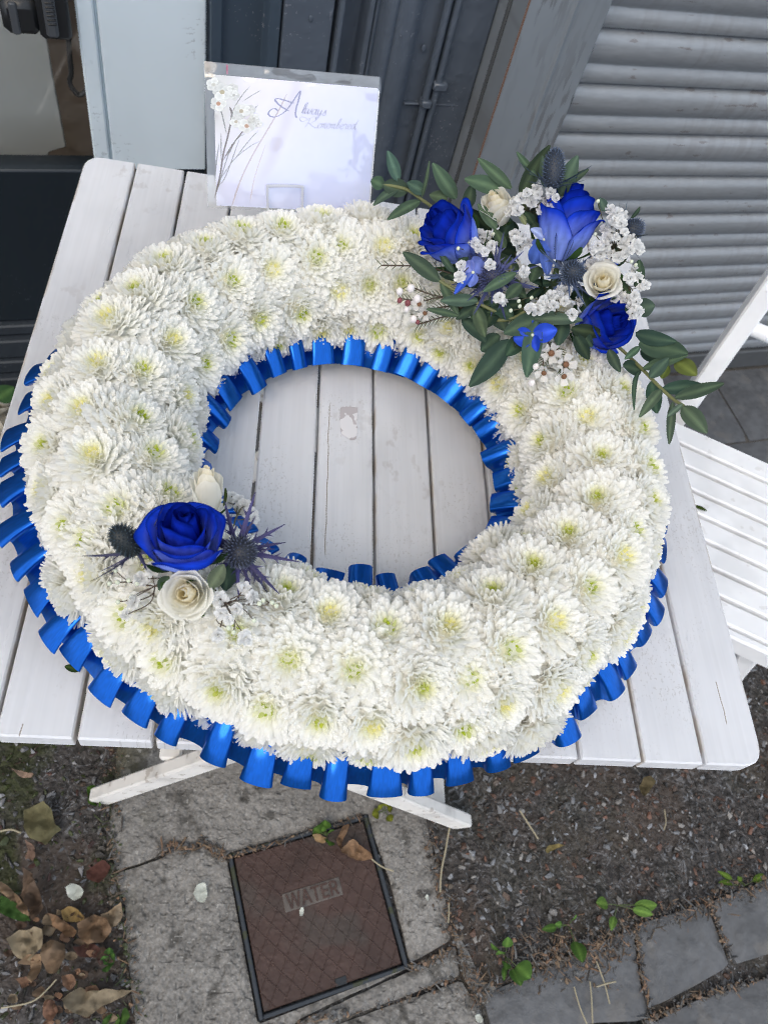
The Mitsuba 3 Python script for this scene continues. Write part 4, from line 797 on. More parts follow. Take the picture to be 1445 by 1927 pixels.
eucalyptus('small eucalyptus leaves scattered among the blossoms in the middle of the spray', [(960, 540, .03), (960, 500, .04)],
  [((971, 513), (909, 548), 19), ((934, 430), (899, 383), 20), ((951, 466), (929, 430), 18), ((1009, 498), (999, 530), 28, .05, .05, DK), ((980, 534), (952, 562), 22, .05, .05), ((990, 422), (975, 397), 10, .05, .055, (.30, .36, .2)), ((1004, 420), (986, 398), 16, .045, .05, DK), ((1010, 440), (1002, 415), 18, .04, .045, DK), ((1198, 540), (1203, 488), 22, .03, .03, DK), ((1194, 595), (1183, 562), 23, .032, .034, TL), ((1198, 582), (1232, 574), 32, .02, .02), ((950, 520), (990, 560), 24, .03, .03, DK), ((1090, 540), (1110, 600), 24, .03, .03, DK), ((960, 410), (945, 446), 24, .03, .03, DK), ((1000, 530), (1040, 530), 26, .035, .035, DK), ((880, 480), (860, 500), 16, .04, .04, DK)], 0.056, seed=5)
eucalyptus('long eucalyptus branch trailing off the right side of the wreath over the chair', [(1150, 640, .012), (1172, 660, .016), (1207, 693, .02), (1244, 731, .022), (1268, 752, .022), (1286, 764, .022)],
  [((1203, 644), (1294, 665), 40), ((1196, 628), (1272, 642), 27), ((1206, 658), (1246, 684), 26, .016, .012, DK), ((1210, 693), (1294, 668), 19), ((1223, 710), (1258, 673), 22, .03, .034), ((1271, 680), (1311, 706), 30, .022, .02, YL), ((1258, 688), (1244, 712), 16, .018, .016, YL), ((1204, 652), (1175, 676), 12), ((1206, 695), (1172, 688), 30, .014, .01, DK), ((1145, 658), (1167, 700), 18, .02, .012, DK), ((1204, 698), (1193, 772), 8), ((1226, 717), (1236, 778), 26, .018, .012, DK), ((1244, 733), (1203, 785), 18, .026, .024), ((1246, 732), (1322, 724), 24, .02, .018, DK), ((1270, 748), (1362, 721), 22), ((1266, 756), (1259, 836), 16), ((1284, 760), (1255, 784), 10, .028, .03), ((1284, 765), (1330, 815), 31)], 0.024, seed=6)
eucalyptus('single pale edged leaf between the cream rose and the violet sea holly', None, [((396, 1106), (421, 1062), 30, .024, .028, (.10, .14, .085)), ((320, 1086), (300, 1112), 26, .014, .010, DK), ((432, 1060), (424, 1112), 34, .010, .006, DK), ((392, 916), (378, 900), 6, .03, .04, (.06, .09, .03)), ((422, 952), (424, 918), 8, .03, .034, (.06, .09, .03))], 0.024, seed=7)

# delphinium and wax flower
r7 = np.random.default_rng(321); fillers = []
for i in range(44):
    u, v = r7.uniform(872, 1180), r7.uniform(395, 640)
    if (u - 1025) ** 2 / 160 ** 2 + (v - 515) ** 2 / 125 ** 2 > 1: continue
    a = math.atan2(v - 520, u - 1020) + r7.normal(0, .6); L = r7.uniform(38, 70)
    fillers.append(((u, v), (u + L * math.cos(a), v + L * math.sin(a)), r7.uniform(18, 32), r7.uniform(.016, .030), r7.uniform(.018, .036), tuple(np.array(DK) * r7.uniform(.55, 1.0))))
eucalyptus('dark eucalyptus leaves packed between the flowers deep inside the right hand spray', [(1030, 560, .01), (1020, 520, .02), (1030, 480, .02)], fillers, 0.024, seed=8)
def floret(label, petals, throat, h, cols, name='delphinium_floret', catg='delphinium'):
    t = thing(name, label, catg)
    for k, (tip, w, hh) in enumerate(petals):
        A, B = sp(*throat, h), sp(*tip, hh); wd = w * np.linalg.norm(A - CAM) / F_PX; f = unit(CAM - A) + rng.normal(0, .3, 3)
        m, c = leaf(A, B, wd, f, 0.10, cols[k % len(cols)], fold=0.25); obj('petal', m, 'm_rose', t, smooth=True, color=c)
    e = trimesh.creation.icosphere(2, 0.0015); e.vertices += sp(*throat, h + .001); obj('throat', e, 'm_budpale', t, smooth=True)
floret('pale lavender blue delphinium floret under the tall blue rose', [((1002, 496), 34, .050), ((1030, 518), 22, .050), ((1061, 430), 24, .062), ((998, 430), 20, .064), ((1046, 470), 26, .058), ((1010, 470), 30, .056)], (1024, 450), 0.060, [(.09, .17, .58), (.12, .2, .62), (.30, .36, .70), (.33, .40, .66)])
floret('lavender delphinium floret beside the dark violet sea holly', [((905, 486), 34, .052), ((872, 496), 30, .050), ((855, 553), 14, .048), ((884, 540), 22, .048)], (890, 512), 0.052, [(.14, .19, .52), (.18, .22, .55), (.05, .11, .55)])
floret('vivid blue delphinium floret low in the spray above the hanging leaves', [((966, 638), 36, .030), ((984, 606), 34, .032), ((1010, 662), 30, .024), ((1048, 620), 34, .030), ((1020, 640), 30, .028)], (1002, 630), 0.030, [(.03, .08, .55), (.05, .11, .6), (.02, .06, .48)])
floret('scrap of blue delphinium behind the half open white rose', [((1148, 500), 22, .034), ((1120, 508), 20, .034), ((1166, 492), 16, .034)], (1132, 498), 0.034, [(.03, .08, .5)])

def waxflower(label, stems, cups, buds, h):
    t = thing('wax_flower_sprig', label, 'wax flower'); tw = []; nd = []
    for st in stems:
        p = smoothpath([sp(u, v, h) for u, v in st], 6); tw.append(tube(p, 0.0007, 5)); r = np.random.default_rng(int(st[0][0]))
        for i in range(1, len(p)):
            for s in (-1, 1):
                d = unit(p[i] - p[i - 1]); sd = unit(np.cross(d, unit(CAM - p[i]))); q = p[i] + (sd * s * 0.8 + d * 0.9) * 0.0075 * r.uniform(.6, 1.2); nd.append(tube([p[i], (p[i] + q) / 2 + [0, 0, .0006], q], [0.0004, 0.00045, 0.0001], 4))
    obj('stem', cat(tw), 'm_twigbrown', t, smooth=60); obj('needles', cat(nd), 'm_needle', t, smooth=60); labels[[k for k in scene if k.startswith(t) and k.endswith('needles')][-1]] = {'kind': 'stuff'}
    for u, v, r0, up in cups:
        p = sp(u, v, h + .003); fr = frame(dirn(*up)); parts = []
        for k in range(5):
            a = k * 1.2566; er = np.array([math.cos(a), math.sin(a), 0]); sd = np.array([-math.sin(a), math.cos(a), 0]); vv = petal_strip(er * r0 * .25, unit(er + [0, 0, .7]), unit(er * .5 + [0, 0, .8]), sd, r0 * .95, r0 * .85, .3, np.array([0, 0, .4]), 6, 3, narrow=.6); parts.append((vv, gridfaces(6, 3), np.tile([.92, .90, .87], (18, 1))))
        m, c = vcmesh([(a @ fr.T + p, b, cc) for a, b, cc in parts]); f_ = obj('flower', m, 'm_petal', t, smooth=True, color=c)
        e = trimesh.creation.icosphere(2, r0 * .30); e.vertices = e.vertices * [1, 1, .6] @ fr.T + p + fr[:, 2] * r0 * .25; obj('heart', e, 'm_waxheart', f_, smooth=True)
    for u, v, r0, m_ in buds:
        e = trimesh.creation.icosphere(2, r0); p = sp(u, v, h + .003); e.vertices = e.vertices * [1, 1, 1.25] + p; obj('bud', e, m_, t, smooth=True)
bs('m_needle', two(pr((0.055, 0.07, 0.03), 0.7))); bs('m_waxheart', two(pr((0.16, 0.07, 0.03), 0.6))); bs('m_budpink', two(pr((0.22, 0.06, 0.07), 0.5))); bs('m_budwhite', two(pr((0.80, 0.75, 0.74), 0.5)))
waxflower('wax flower twigs with pink and white buds left of the right hand spray', [[(870, 520), (800, 502), (718, 499)], [(880, 560), (820, 556), (770, 538)], [(870, 580), (830, 560), (795, 566), (755, 562)], [(880, 590), (835, 596), (788, 610)], [(860, 575), (820, 580), (785, 596)]],
  [(790, 574, .0075, (-.3, .2, .8)), (800, 588, .007, (-.2, -.5, .8))], [(752, 548, .0032, 'm_budwhite'), (773, 542, .0036, 'm_budwhite'), (752, 565, .0024, 'm_budpink'), (767, 570, .0027, 'm_budpink'), (778, 600, .0034, 'm_budwhite'), (785, 562, .0036, 'm_budwhite'), (765, 582, .0026, 'm_budwhite'), (786, 606, .0020, 'm_budpink')], 0.026)
waxflower('small white wax flowers with brown hearts hanging below the lower blue rose', [[(1030, 640), (1036, 655)], [(1045, 650), (1060, 680), (1060, 700)], [(1030, 655), (1020, 690)]],
  [(1037, 664, .0095, (-.1, -.3, .9)), (1063, 686, .0095, (.2, -.1, .9)), (1060, 706, .0085, (.1, -.6, .7)), (1024, 700, .008, (-.3, -.6, .7))], [(1000, 720, .003, 'm_budwhite'), (1008, 690, .003, 'm_budwhite')], 0.016)

# ================================================================== card in its clear sleeve
CN = unit([0.12437013, -0.90277155, 0.41174701]); CTL = np.array([0.15863, 0.60017, 0.90416]); CTR = np.array([0.32181, 0.62389, 0.90690]); CBL = np.array([0.16781, 0.54976, 0.79241])
CTL, CTR, CBL = [CAM + (q - CAM) * 0.958 for q in (CTL, CTR, CBL)]
CX, CY = unit(CTR - CTL), unit(CTL - CBL); CW, CHH = np.linalg.norm(CTR - CTL), np.linalg.norm(CTL - CBL); CZ = np.cross(CX, CY)
if CZ @ (CAM - CBL) < 0: CZ = -CZ
def cd(x, y, z=0.0): return CBL + CX * x + CY * y + CZ * z
card = thing('sympathy_card', 'folded white remembrance card printed with white blossoms and mauve script lettering', 'card')
nx, ny = 12, 10; v, uv = [], []
for i in range(nx):
    for j in range(ny): x, y = i / (nx - 1), j / (ny - 1); v.append(cd(x * CW, y * CHH, 0.0)); uv.append([x, y])
obj('front', mesh(v, gridfaces(nx, ny)), 'm_card', card, smooth=True, uv=np.array(uv))
obj('back', cat([cbox([0, 0.0006, -0.0012], [CW, CHH - 0.0003, -0.0004], 0.0002, np.c_[CX, CY, CZ], CBL), cbox([0.0015, 0.001, -0.0030], [CW + 0.0022, CHH - 0.002, -0.0022], 0.0002, np.c_[CX, CY, CZ], CBL)]), 'm_paper', card)
# a pixel on the card face to its own x, y
def cpx(u, v):
    r = ray(u, v); X = CAM + r * (((CBL - CAM) @ CZ) / (r @ CZ)); return (X - CBL) @ CX, (X - CBL) @ CY
def stroke(pts, w, z=0.0004, n=8, taper=True):
    """A flat pen stroke of varying width through pixels on the card."""
    p = smoothpath([(*cpx(u, v), 0) for u, v in pts], n)[:, :2]; t = np.gradient(p, axis=0); t /= np.linalg.norm(t, axis=1, keepdims=True) + 1e-9; nn = np.c_[-t[:, 1], t[:, 0]]; k = len(p)
    ang = np.arctan2(t[:, 1], t[:, 0]); ww = w * (0.45 + 0.75 * np.abs(np.sin(ang - 0.35)) ** 1.5)
    if taper: ww = ww * np.minimum(1, np.minimum(np.arange(k) + 1.2, k - np.arange(k) + 0.2) / 4)
    v = []
    for q, m_, s in zip(p, nn, ww): v += [cd(*(q - m_ * s / 2), z), cd(*(q + m_ * s / 2), z)]
    return mesh(v, gridfaces(k, 2))
bs('m_ink', two(pr((0.27, 0.27, 0.45), 0.6))); bs('m_inkpale', two(pr((0.42, 0.42, 0.56), 0.6)))
bs('m_plastic', pr((0.85, 0.87, 0.9), 0.12, spec_trans=0.55, eta=1.45))
W1 = 0.00095
A_ = [[(524, 208), (516, 203), (508, 207), (505, 214), (512, 219), (524, 217), (538, 207), (551, 190), (561, 175), (565, 171), (562, 186), (557, 204), (556, 216), (559, 221)], [(544, 208), (530, 200), (519, 190), (518, 185), (526, 185), (540, 189), (553, 193)]]
lw = lambda l, dx, dy: [(u + dx, v + dy) for u, v in l]
def letters(seq, x, y, h, slope):
    """Italic script: seq of letters from their strokes, x height h (pixels), from (x, y) along the slope."""
    G = {'l': ([[(0, 0), (.35, -.6), (.75, -1.7), (.6, -2.0), (.38, -1.5), (.2, -.4), (.35, 0), (.6, -.15)]], .62), 'w': ([[(0, -.85), (.12, -.95), (.05, -.3), (.2, 0), (.5, -.3), (.65, -.9), (.6, -.3), (.75, 0), (1.05, -.4), (1.15, -.95), (1.3, -.85)]], 1.3),
         'a': ([[(.8, -.9), (.45, -1), (.1, -.6), (.05, -.15), (.25, 0), (.6, -.35), (.85, -.95), (.72, -.3), (.8, 0), (1.0, -.15)]], 1.0), 'y': ([[(0, -.85), (.15, -.95), (.1, -.35), (.25, -.02), (.55, -.3), (.75, -.95)], [(.75, -.95), (.6, -.1), (.3, .75), (.02, .85), (.1, .45), (.6, .05), (.95, -.1)]], .95),
         's': ([[(0, -.1), (.35, -.6), (.5, -1), (.5, -.6), (.62, -.25), (.45, 0), (.15, -.08)]], .72), 'e': ([[(.05, -.35), (.45, -.55), (.62, -.85), (.4, -1), (.12, -.6), (.1, -.15), (.35, 0), (.75, -.25)]], .75),
         'm': ([[(0, -.8), (.15, -.95), (.08, -.4), (0, 0)], [(.06, -.4), (.35, -.9), (.5, -.9), (.45, -.4), (.38, 0)], [(.44, -.4), (.75, -.9), (.9, -.9), (.82, -.4), (.85, 0), (1.1, -.15)]], 1.12), 'b': ([[(0, -.1), (.4, -.9), (.7, -1.8), (.5, -2), (.3, -1.3), (.15, -.3), (.3, 0), (.6, -.25), (.65, -.7), (.5, -.8), (.8, -.65)]], .85),
         'r': ([[(0, -.7), (.15, -1.05), (.3, -.9), (.55, -.88), (.42, -.3), (.5, 0), (.75, -.2)]], .75), 'd': ([[(.75, -.9), (.4, -1), (.08, -.6), (.05, -.15), (.25, 0), (.6, -.4), (1.05, -2.0)], [(1.05, -2.0), (.75, -.6), (.75, -.1), (.95, 0), (1.1, -.1)]], 1.05)}
    out = []
    for ch_ in seq:
        st, adv = G[ch_]
        for s in st: out.append([(x + (a + (-b) * 0.28) * h, y + b * h + slope * a * h) for a, b in s])
        x += adv * h; y += slope * adv * h
    return out
o1 = A_ + letters('lways', 566, 212, 10.2, 0.10)
obj('lettering', cat([stroke(s, W1 * (1.5 if i < 2 else 0.75), 0.0004 + 0.00004 * (i % 3)) for i, s in enumerate(o1)]), 'm_ink', card, smooth=False, label='mauve script word Always')
R_ = [[(578, 222), (568, 219), (564, 224), (570, 228), (582, 222), (592, 219), (594, 225), (584, 231), (576, 231)], [(584, 221), (578, 233), (573, 240)], [(580, 230), (588, 236), (594, 240), (600, 237)]]
o2 = R_ + letters('emembered', 596, 240, 9.3, 0.035)
obj('lettering', cat([stroke(s, W1 * 0.72, 0.0004 + 0.00004 * (i % 3)) for i, s in enumerate(o2)]), 'm_inkpale', card, smooth=False, label='pale grey script word Remembered')
# printed spray of blossoms: flat shapes on the card
pc = []
def flat(poly, colr, z):
    p = [cpx(u, v) for u, v in poly]; k = len(p); c0 = np.mean(p, 0); v = [cd(*c0, z)] + [cd(*q, z) for q in p]; pc.append((np.array(v), [[0, i + 1, (i + 1) % k + 1] for i in range(k)], np.vstack([np.array(colr) * 0.80, np.tile(colr, (k, 1))])))
def pstem(pts, w, colr, z):
    m = stroke(pts, w, z); pc.append((np.array(m.vertices), np.array(m.faces), np.tile(colr, (len(m.vertices), 1))))
BR, GY, PK = (.13, .10, .10), (.19, .19, .18), (.55, .48, .52)
pstem([(436, 388), (452, 340), (476, 290), (520, 215), (540, 175)], .0016, PK, .00022); pstem([(470, 380), (480, 330), (500, 270)], .001, (.62, .55, .6), .00022)
for q in ([(404, 372), (414, 330), (420, 290), (430, 250), (436, 215), (432, 200)], [(420, 300), (440, 268), (462, 240)]): pstem(q, .0016, BR, .00026)
for q in ([(430, 245), (440, 205), (456, 178), (470, 162)], [(426, 250), (418, 215), (412, 200)], [(456, 190), (475, 178), (492, 168)], [(425, 300), (445, 262), (462, 250)], [(412, 340), (440, 300), (470, 275), (488, 265)], [(410, 350), (425, 330), (450, 262)], [(440, 300), (470, 262), (486, 245)], [(416, 300), (416, 250)], [(408, 360), (420, 320), (436, 270)], [(458, 240), (474, 232), (490, 238)], [(466, 212), (478, 205), (485, 196)], [(404, 340), (408, 300), (412, 270)]):
    pstem(q, .0009, GY, .0003)
def blossom(u, v, r, heart, z):
    for k in range(5):
        a = k * 1.2566 + u; cx_, cy_ = u + .55 * r * math.cos(a), v + .5 * r * math.sin(a); flat([(cx_ + .55 * r * math.cos(b), cy_ + .5 * r * math.sin(b)) for b in np.linspace(0, 6.283, 10)[:-1]], np.array((.78, .78, .74)) * (0.80 + .06 * k), z + .00002 * k)
    flat([(u + .30 * r * math.cos(b), v + .26 * r * math.sin(b)) for b in np.linspace(0, 6.283, 9)[:-1]], heart, z + .00013)
for i, (u, v, r, hcol) in enumerate([(402, 158, 12, (.6, .58, .5)), (418, 172, 15, (.45, .38, .22)), (411, 194, 13, (.50, .24, .12)), (438, 166, 9, (.6, .6, .55)), (440, 178, 9, (.5, .5, .45)), (454, 208, 13, (.45, .38, .25)), (464, 236, 13, (.50, .28, .16)), (444, 228, 10, (.5, .42, .3)), (478, 222, 9, (.6, .58, .54)), (486, 232, 7, (.6, .58, .54)), (470, 206, 9, (.62, .6, .57))]):
    blossom(u, v, r * 1.15, hcol, .00034 + .00002 * i)
m, c = vcmesh(pc); obj('printed_blossoms', m, 'm_vc', card, smooth=False, color=c, label='printed spray of small white blossoms on dark stems')
# clear sleeve
slv = thing('clear_sleeve', 'crinkled clear cellophane sleeve round the remembrance card', 'sleeve')
def film(z0, seed, amp):
    n1, n2 = 46, 38; vv = []
    for i in range(n1):
        for j in range(n2):
            x = -0.0085 + (CW + 0.0105) * i / (n1 - 1); y = -0.004 + (CHH + 0.0135) * j / (n2 - 1)
            q = meshkit.fbm(np.array([x * 26, y * 20, seed]), 3) - 0.5; rdg = abs(meshkit.fbm(np.array([x * 15 + y * 22, y * 12, seed + 4.0]), 2) - 0.5)
            ov = max(0.0, y - CHH + 0.001); ov2 = max(0.0, -x)
            vv.append(cd(x, y, z0 * (1 - min(1, ov / 0.008) * 0.5) + amp * q + amp * 0.8 * rdg - ov * 0.6 - ov2 * 0.3 + (0.0006 * math.sin(x * 130 + 5 * q) if ov > 0 else 0)))
    return mesh(vv, gridfaces(n1, n2))
obj('front_film', film(0.0036, 1.0, 0.0085), 'm_film', slv, smooth=True); obj('back_film', film(-0.0065, 2.0, 0.002), 'm_film_back', slv, smooth=True)
seam = [cd(-0.0085, y, 0.0006) for y in np.linspace(-0.004, CHH + 0.0095, 24)]
0 and obj('side_seam', tube(seam, 0.0005, 5), 'm_clear', slv, smooth=60)
0 and obj('top_seam', tube([cd(x, CHH + 0.0095, 0.0004) for x in np.linspace(-0.0085, CW + 0.002, 24)], 0.0005, 5), 'm_clear', slv, smooth=60)
x0, y0 = cpx(427, 130)
obj('tear_strip', cbox([x0 - .0006, CHH + .0012, .0006], [x0 + .0008, CHH + .0092, .0008], .0001, np.c_[CX, CY, CZ], CBL), bs('m_pinkprint', two(pr((.45, .12, .2), .5))), slv, label='small pink printed strip')
# clear plastic holder
hold = thing('card_holder', 'clear plastic card holder clip gripping the bottom edge of the card', 'card holder')
hp = [cpx(*q) for q in ((503, 398), (502, 352), (508, 346), (562, 347), (567, 353), (566, 399))]
obj('clip', tube(smoothpath([cd(x, y, 0.0085) for x, y in hp], 6), 0.0014, 8), 'm_plastic', hold, smooth=60)
hp2 = [cpx(*q) for q in ((500, 400), (535, 401), (569, 402))]
obj('bar', tube([cd(x, y, 0.0075) for x, y in hp2], 0.0014, 8), 'm_plastic', hold, smooth=60)
x, y = cpx(536, 402)
obj('stem', tube([cd(x, y, 0.0075), cd(x, y - 0.03, 0.006), cd(x, y - 0.06, 0.004)], 0.0014, 8), 'm_clear', hold, smooth=60)

# ================================================================== water cover
wc = thing('water_cover', 'rusty cast iron water cover with a diamond tread set in the concrete', 'water cover')
c0 = COV.mean(0); ax = unit(COV[3] - COV[0]); ax = np.array([ax[0], ax[1]]); ay = np.array([-ax[1], ax[0]]); hs = 0.5 * np.mean([np.linalg.norm(COV[i] - COV[i - 1]) for i in range(4)])
WM = np.c_[[ax[0], ax[1], 0], [ay[0], ay[1], 0], [0, 0, 1]]; WO = np.array([c0[0], c0[1], 0.0])
def wbox(lo, hi, c=0.001): return cbox(lo, hi, c, WM, WO)
fw = 0.0060
for a, b in (((-hs, -hs, -.03), (-hs + fw, hs, .007)), ((hs - fw, -hs, -.03), (hs, hs, .007)), ((-hs + fw + .0002, -hs, -.03), (hs - fw - .0002, -hs + fw, .0068)), ((-hs + fw + .0002, hs - fw, -.03), (hs - fw - .0002, hs, .0068))):
    obj('frame', wbox(a, b, .0015), 'm_ironframe', wc)
li = hs - fw - 0.0025
lid = obj('lid', wbox((-li, -li, -.02), (li, li, .0025), .001), 'm_lid', wc)
rid = []; stepd = 0.0195; tilt_ = 0.62
pl0, pl1 = np.array([-0.047, 0.010]), np.array([0.045, 0.0365])
def clipseg(p, d):
    t0, t1 = -9, 9
    for k in range(2):
        if abs(d[k]) < 1e-9: continue
        a, b = (-li - p[k]) / d[k], (li - p[k]) / d[k]; t0, t1 = max(t0, min(a, b)), min(t1, max(a, b))
    return (p + d * t0, p + d * t1) if t1 - t0 > 0.004 else None
for sgn in (-1, 1):
    d = unit([math.sin(tilt_) * sgn, math.cos(tilt_)]); nrm = np.array([-d[1], d[0]])
    for k in range(-14, 15):
        s = clipseg(nrm * k * stepd * math.cos(0.2), d)
        if s is None: continue
        a, b = s; m_ = 14; P_ = [a + (b - a) * i / m_ for i in range(m_ + 1)]
        for i in range(m_):
            mid = (P_[i] + P_[i + 1]) / 2
            if (mid > pl0 - .003).all() and (mid < pl1 + .003).all(): continue
            q0, q1 = (WM @ [*P_[i], .0026] + WO), (WM @ [*P_[i + 1], .0026] + WO); rid.append(bar(q0, q1, .0022, .0018, c=.0006))
obj('tread_ridges', cat(rid), 'm_lid', lid, smooth=30, kind='stuff')
pln = obj('name_plate', wbox((pl0[0], pl0[1], .0012), (pl1[0], pl1[1], .0040), .0006), 'm_plateiron', wc, label='raised name plate reading WATER')
tm = meshkit.text_mesh('WATER', 0.0205, 0.0016, bold=True); tm.vertices[:, 0] -= tm.vertices[:, 0].min(); tm.vertices[:, 0] *= 0.082 / tm.vertices[:, 0].max()
tm.vertices = np.c_[tm.vertices[:, 0] + pl0[0] + .005, tm.vertices[:, 1] + pl0[1] + .003, tm.vertices[:, 2] + .0038]
tm.vertices = tm.vertices @ WM.T + WO; obj('lettering', tm, 'm_lid', pln, smooth=False)
obj('lifting_slot', wbox((0.002, -li - .001, .0018), (0.020, -li + .010, .0034), .0006), 'm_black', wc)

# ================================================================== litter, weeds and petals on the ground
def crumple(name, label, catg, outline, col, h=0.010, seed=0, amp=0.006, step=0.0034, curl=0.5, z0=0.0, mat='m_leafdry', edge=None, grp=None, px=True):
    p2 = wobble(np.array(pix(outline)), 0.0025, 0.0016 if mat == 'm_leafdry' else 0.0003, seed) if px else np.array(outline); pg = Polygon(p2).buffer(0); pg = max(getattr(pg, 'geoms', [pg]), key=lambda q: q.area)
    p, f, nr = fill(pg, step); c_ = p.mean(0); S = math.sqrt(pg.area)
    q = np.c_[p * (1.6 / S), np.full(len(p), seed * 3.7)]; z = amp * 4.6 * (np.abs(meshkit.fbm(q, 3, seed) - 0.5) * 2) + amp * 1.2 * (meshkit.fbm(q * 2.5, 2, seed + 3) - 0.3)
    rr = np.linalg.norm(p - c_, axis=1) / S; fd = (p - c_) @ unit([math.cos(seed * 1.3), math.sin(seed * 1.3)]); z = z + (0.45 * np.abs(fd + 0.1 * S * (meshkit.fbm(q * 1.5, 2, seed + 7) - .5)) if mat == 'm_leafdry' else 0) + h * curl * rr ** 2 * 1.4 + 0.002 + z0
    sh_ = (meshkit.fbm(np.c_[p * (5 / S), np.full(len(p), seed)], 3, seed + 1)); col = np.array(col); col = col * 0.62 + 0.38 * col.mean() * np.array([1.15, 1.0, .8]) if mat == 'm_leafdry' else col; cc = col * (0.45 + 1.0 * sh_)[:, None]
    vn = np.abs(np.sin(((p - c_) @ unit([math.sin(seed), -math.cos(seed)]) + 0.6 * np.abs((p - c_) @ unit([-math.sin(seed), math.cos(seed)]))) / S * 17)); cc = cc * (1 - 0.22 * np.exp(-(vn / 0.18) ** 2))[:, None] if mat == 'm_leafdry' else cc
    rib = np.abs((p - c_) @ unit([math.cos(seed), math.sin(seed)])) / S
    cc = cc * (1 - 0.3 * np.exp(-(rib / 0.03) ** 2))[:, None]
    t = thing(name, label, catg, grp); obj('blade', mesh(np.c_[p, z], f), mat, t, smooth=True, color=np.clip(cc, 0, 1)); return t
TAN, BRN, OLV, DRK = (.27, .20, .13), (.19, .12, .075), (.17, .16, .07), (.10, .06, .045)
crumple('dry_leaf', 'olive and tan dead leaf lying alone at the upper left of the ground', 'leaf', [(48, 1528), (60, 1524), (84, 1514), (100, 1528), (106, 1556), (118, 1562), (102, 1578), (92, 1596), (74, 1588), (60, 1582), (48, 1560)], OLV, .012, 1)
crumple('dry_leaf', 'small pinkish brown dead leaf just below the olive leaf', 'leaf', [(52, 1584), (66, 1592), (72, 1612), (66, 1624), (48, 1618), (56, 1602)], (.28, .16, .12), .008, 2, .004)
crumple('dry_leaf', 'long upturned brown leaf above the green leaf at the left edge', 'leaf', [(6, 1664), (22, 1672), (40, 1692), (60, 1712), (70, 1732), (48, 1722), (26, 1702), (10, 1684)], (.30, .18, .10), .03, 3, .012)
crumple('dry_leaf', 'dull brown curled leaf behind the long upturned leaf', 'leaf', [(42, 1690), (58, 1644), (72, 1652), (80, 1690), (92, 1716), (74, 1740), (62, 1720)], (.16, .10, .07), .03, 4, .012)
crumple('dry_leaf', 'wide pale tan leaf with a torn edge below the green leaf', 'leaf', [(20, 1770), (36, 1754), (58, 1752), (70, 1746), (84, 1752), (86, 1786), (72, 1794), (60, 1810), (38, 1806), (28, 1792)], (.34, .27, .17), .014, 5, .007)
crumple('dry_leaf', 'stiff upright tan leaf scrap at the bottom of the tan leaf', 'leaf', [(40, 1816), (56, 1798), (80, 1796), (78, 1836), (70, 1852), (58, 1846), (60, 1818)], (.36, .22, .12), .014, 6, .008)
crumple('dry_leaf', 'twisted brown leaf curl in the middle of the heap', 'leaf', [(86, 1780), (104, 1772), (126, 1780), (130, 1806), (118, 1832), (96, 1836), (84, 1812)], (.22, .14, .085), .02, 7, .012)
crumple('dry_leaf', 'ochre leaf at the top of the heap near the white petal', 'leaf', [(116, 1716), (132, 1708), (150, 1716), (162, 1730), (146, 1738), (124, 1734)], (.36, .22, .05), .008, 8, .004)
crumple('dry_leaf', 'rolled orange brown leaf in the upper part of the heap', 'leaf', [(98, 1724), (112, 1728), (150, 1756), (144, 1766), (128, 1764), (102, 1744)], (.33, .17, .08), .015, 9, .008)
crumple('dry_leaf', 'crumbled brown leaf mass at the right of the heap', 'leaf', [(150, 1742), (176, 1724), (202, 1730), (214, 1752), (196, 1776), (168, 1780), (152, 1764)], (.25, .145, .08), .014, 10, .009)
crumple('dry_leaf', 'light brown leaf tip pointing up at the right end of the heap', 'leaf', [(192, 1724), (204, 1718), (230, 1702), (232, 1728), (222, 1744), (206, 1748), (194, 1740)], (.36, .25, .15), .012, 11, .006)
crumple('dry_leaf', 'dark purple brown leaf lying under the heap', 'leaf', [(140, 1784), (176, 1776), (192, 1788), (182, 1804), (150, 1802)], (.10, .04, .035), .006, 12, .004)
crumple('dry_leaf', 'large grey tan leaf near the bottom left corner', 'leaf', [(120, 1882), (136, 1868), (152, 1858), (168, 1868), (202, 1862), (256, 1866), (230, 1880), (194, 1894), (168, 1916), (150, 1910), (130, 1900)], (.25, .20, .13), .016, 13, .008)
crumple('dry_leaf', 'reddish brown leaf scrap at the very bottom left', 'leaf', [(84, 1888), (104, 1884), (112, 1904), (100, 1926), (82, 1914)], (.24, .11, .07), .012, 14, .006)
crumple('dry_leaf', 'broken orange leaf piece left of the small green weed', 'leaf', [(118, 1838), (138, 1834), (146, 1852), (132, 1866), (118, 1856)], (.30, .15, .09), .010, 15, .006)
crumple('dry_leaf', 'rust coloured fragment at the lower left below the tan scraps', 'leaf', [(32, 1844), (52, 1838), (62, 1850), (44, 1862)], (.26, .13, .08), .006, 16, .004)
crumple('dry_leaf', 'narrow pale dead leaf near the table corner on the left', 'leaf', [(24, 1452), (46, 1454), (66, 1460), (62, 1468), (40, 1464)], (.36, .22, .16), .005, 17, .002)
crumple('dry_leaf', 'dark red brown leaf flattened on the soil beside the concrete', 'leaf', [(164, 1640), (196, 1622), (210, 1634), (200, 1652), (186, 1664), (166, 1656)], (.12, .04, .035), .004, 18, .003)
crumple('dry_leaf', 'crumpled brown leaf on the top right corner of the water cover', 'leaf', [(636, 1606), (648, 1592), (662, 1584), (672, 1590), (680, 1600), (692, 1608), (694, 1622), (674, 1624), (652, 1616)], (.34, .18, .09), .012, 19, .008, z0=.004)
crumple('dry_leaf', 'curved brown leaf sliver beside the weed on the water cover', 'leaf', [(630, 1584), (642, 1560), (652, 1556), (650, 1570), (640, 1594), (652, 1616), (640, 1610)], (.24, .13, .07), .008, 20, .004, z0=.004)
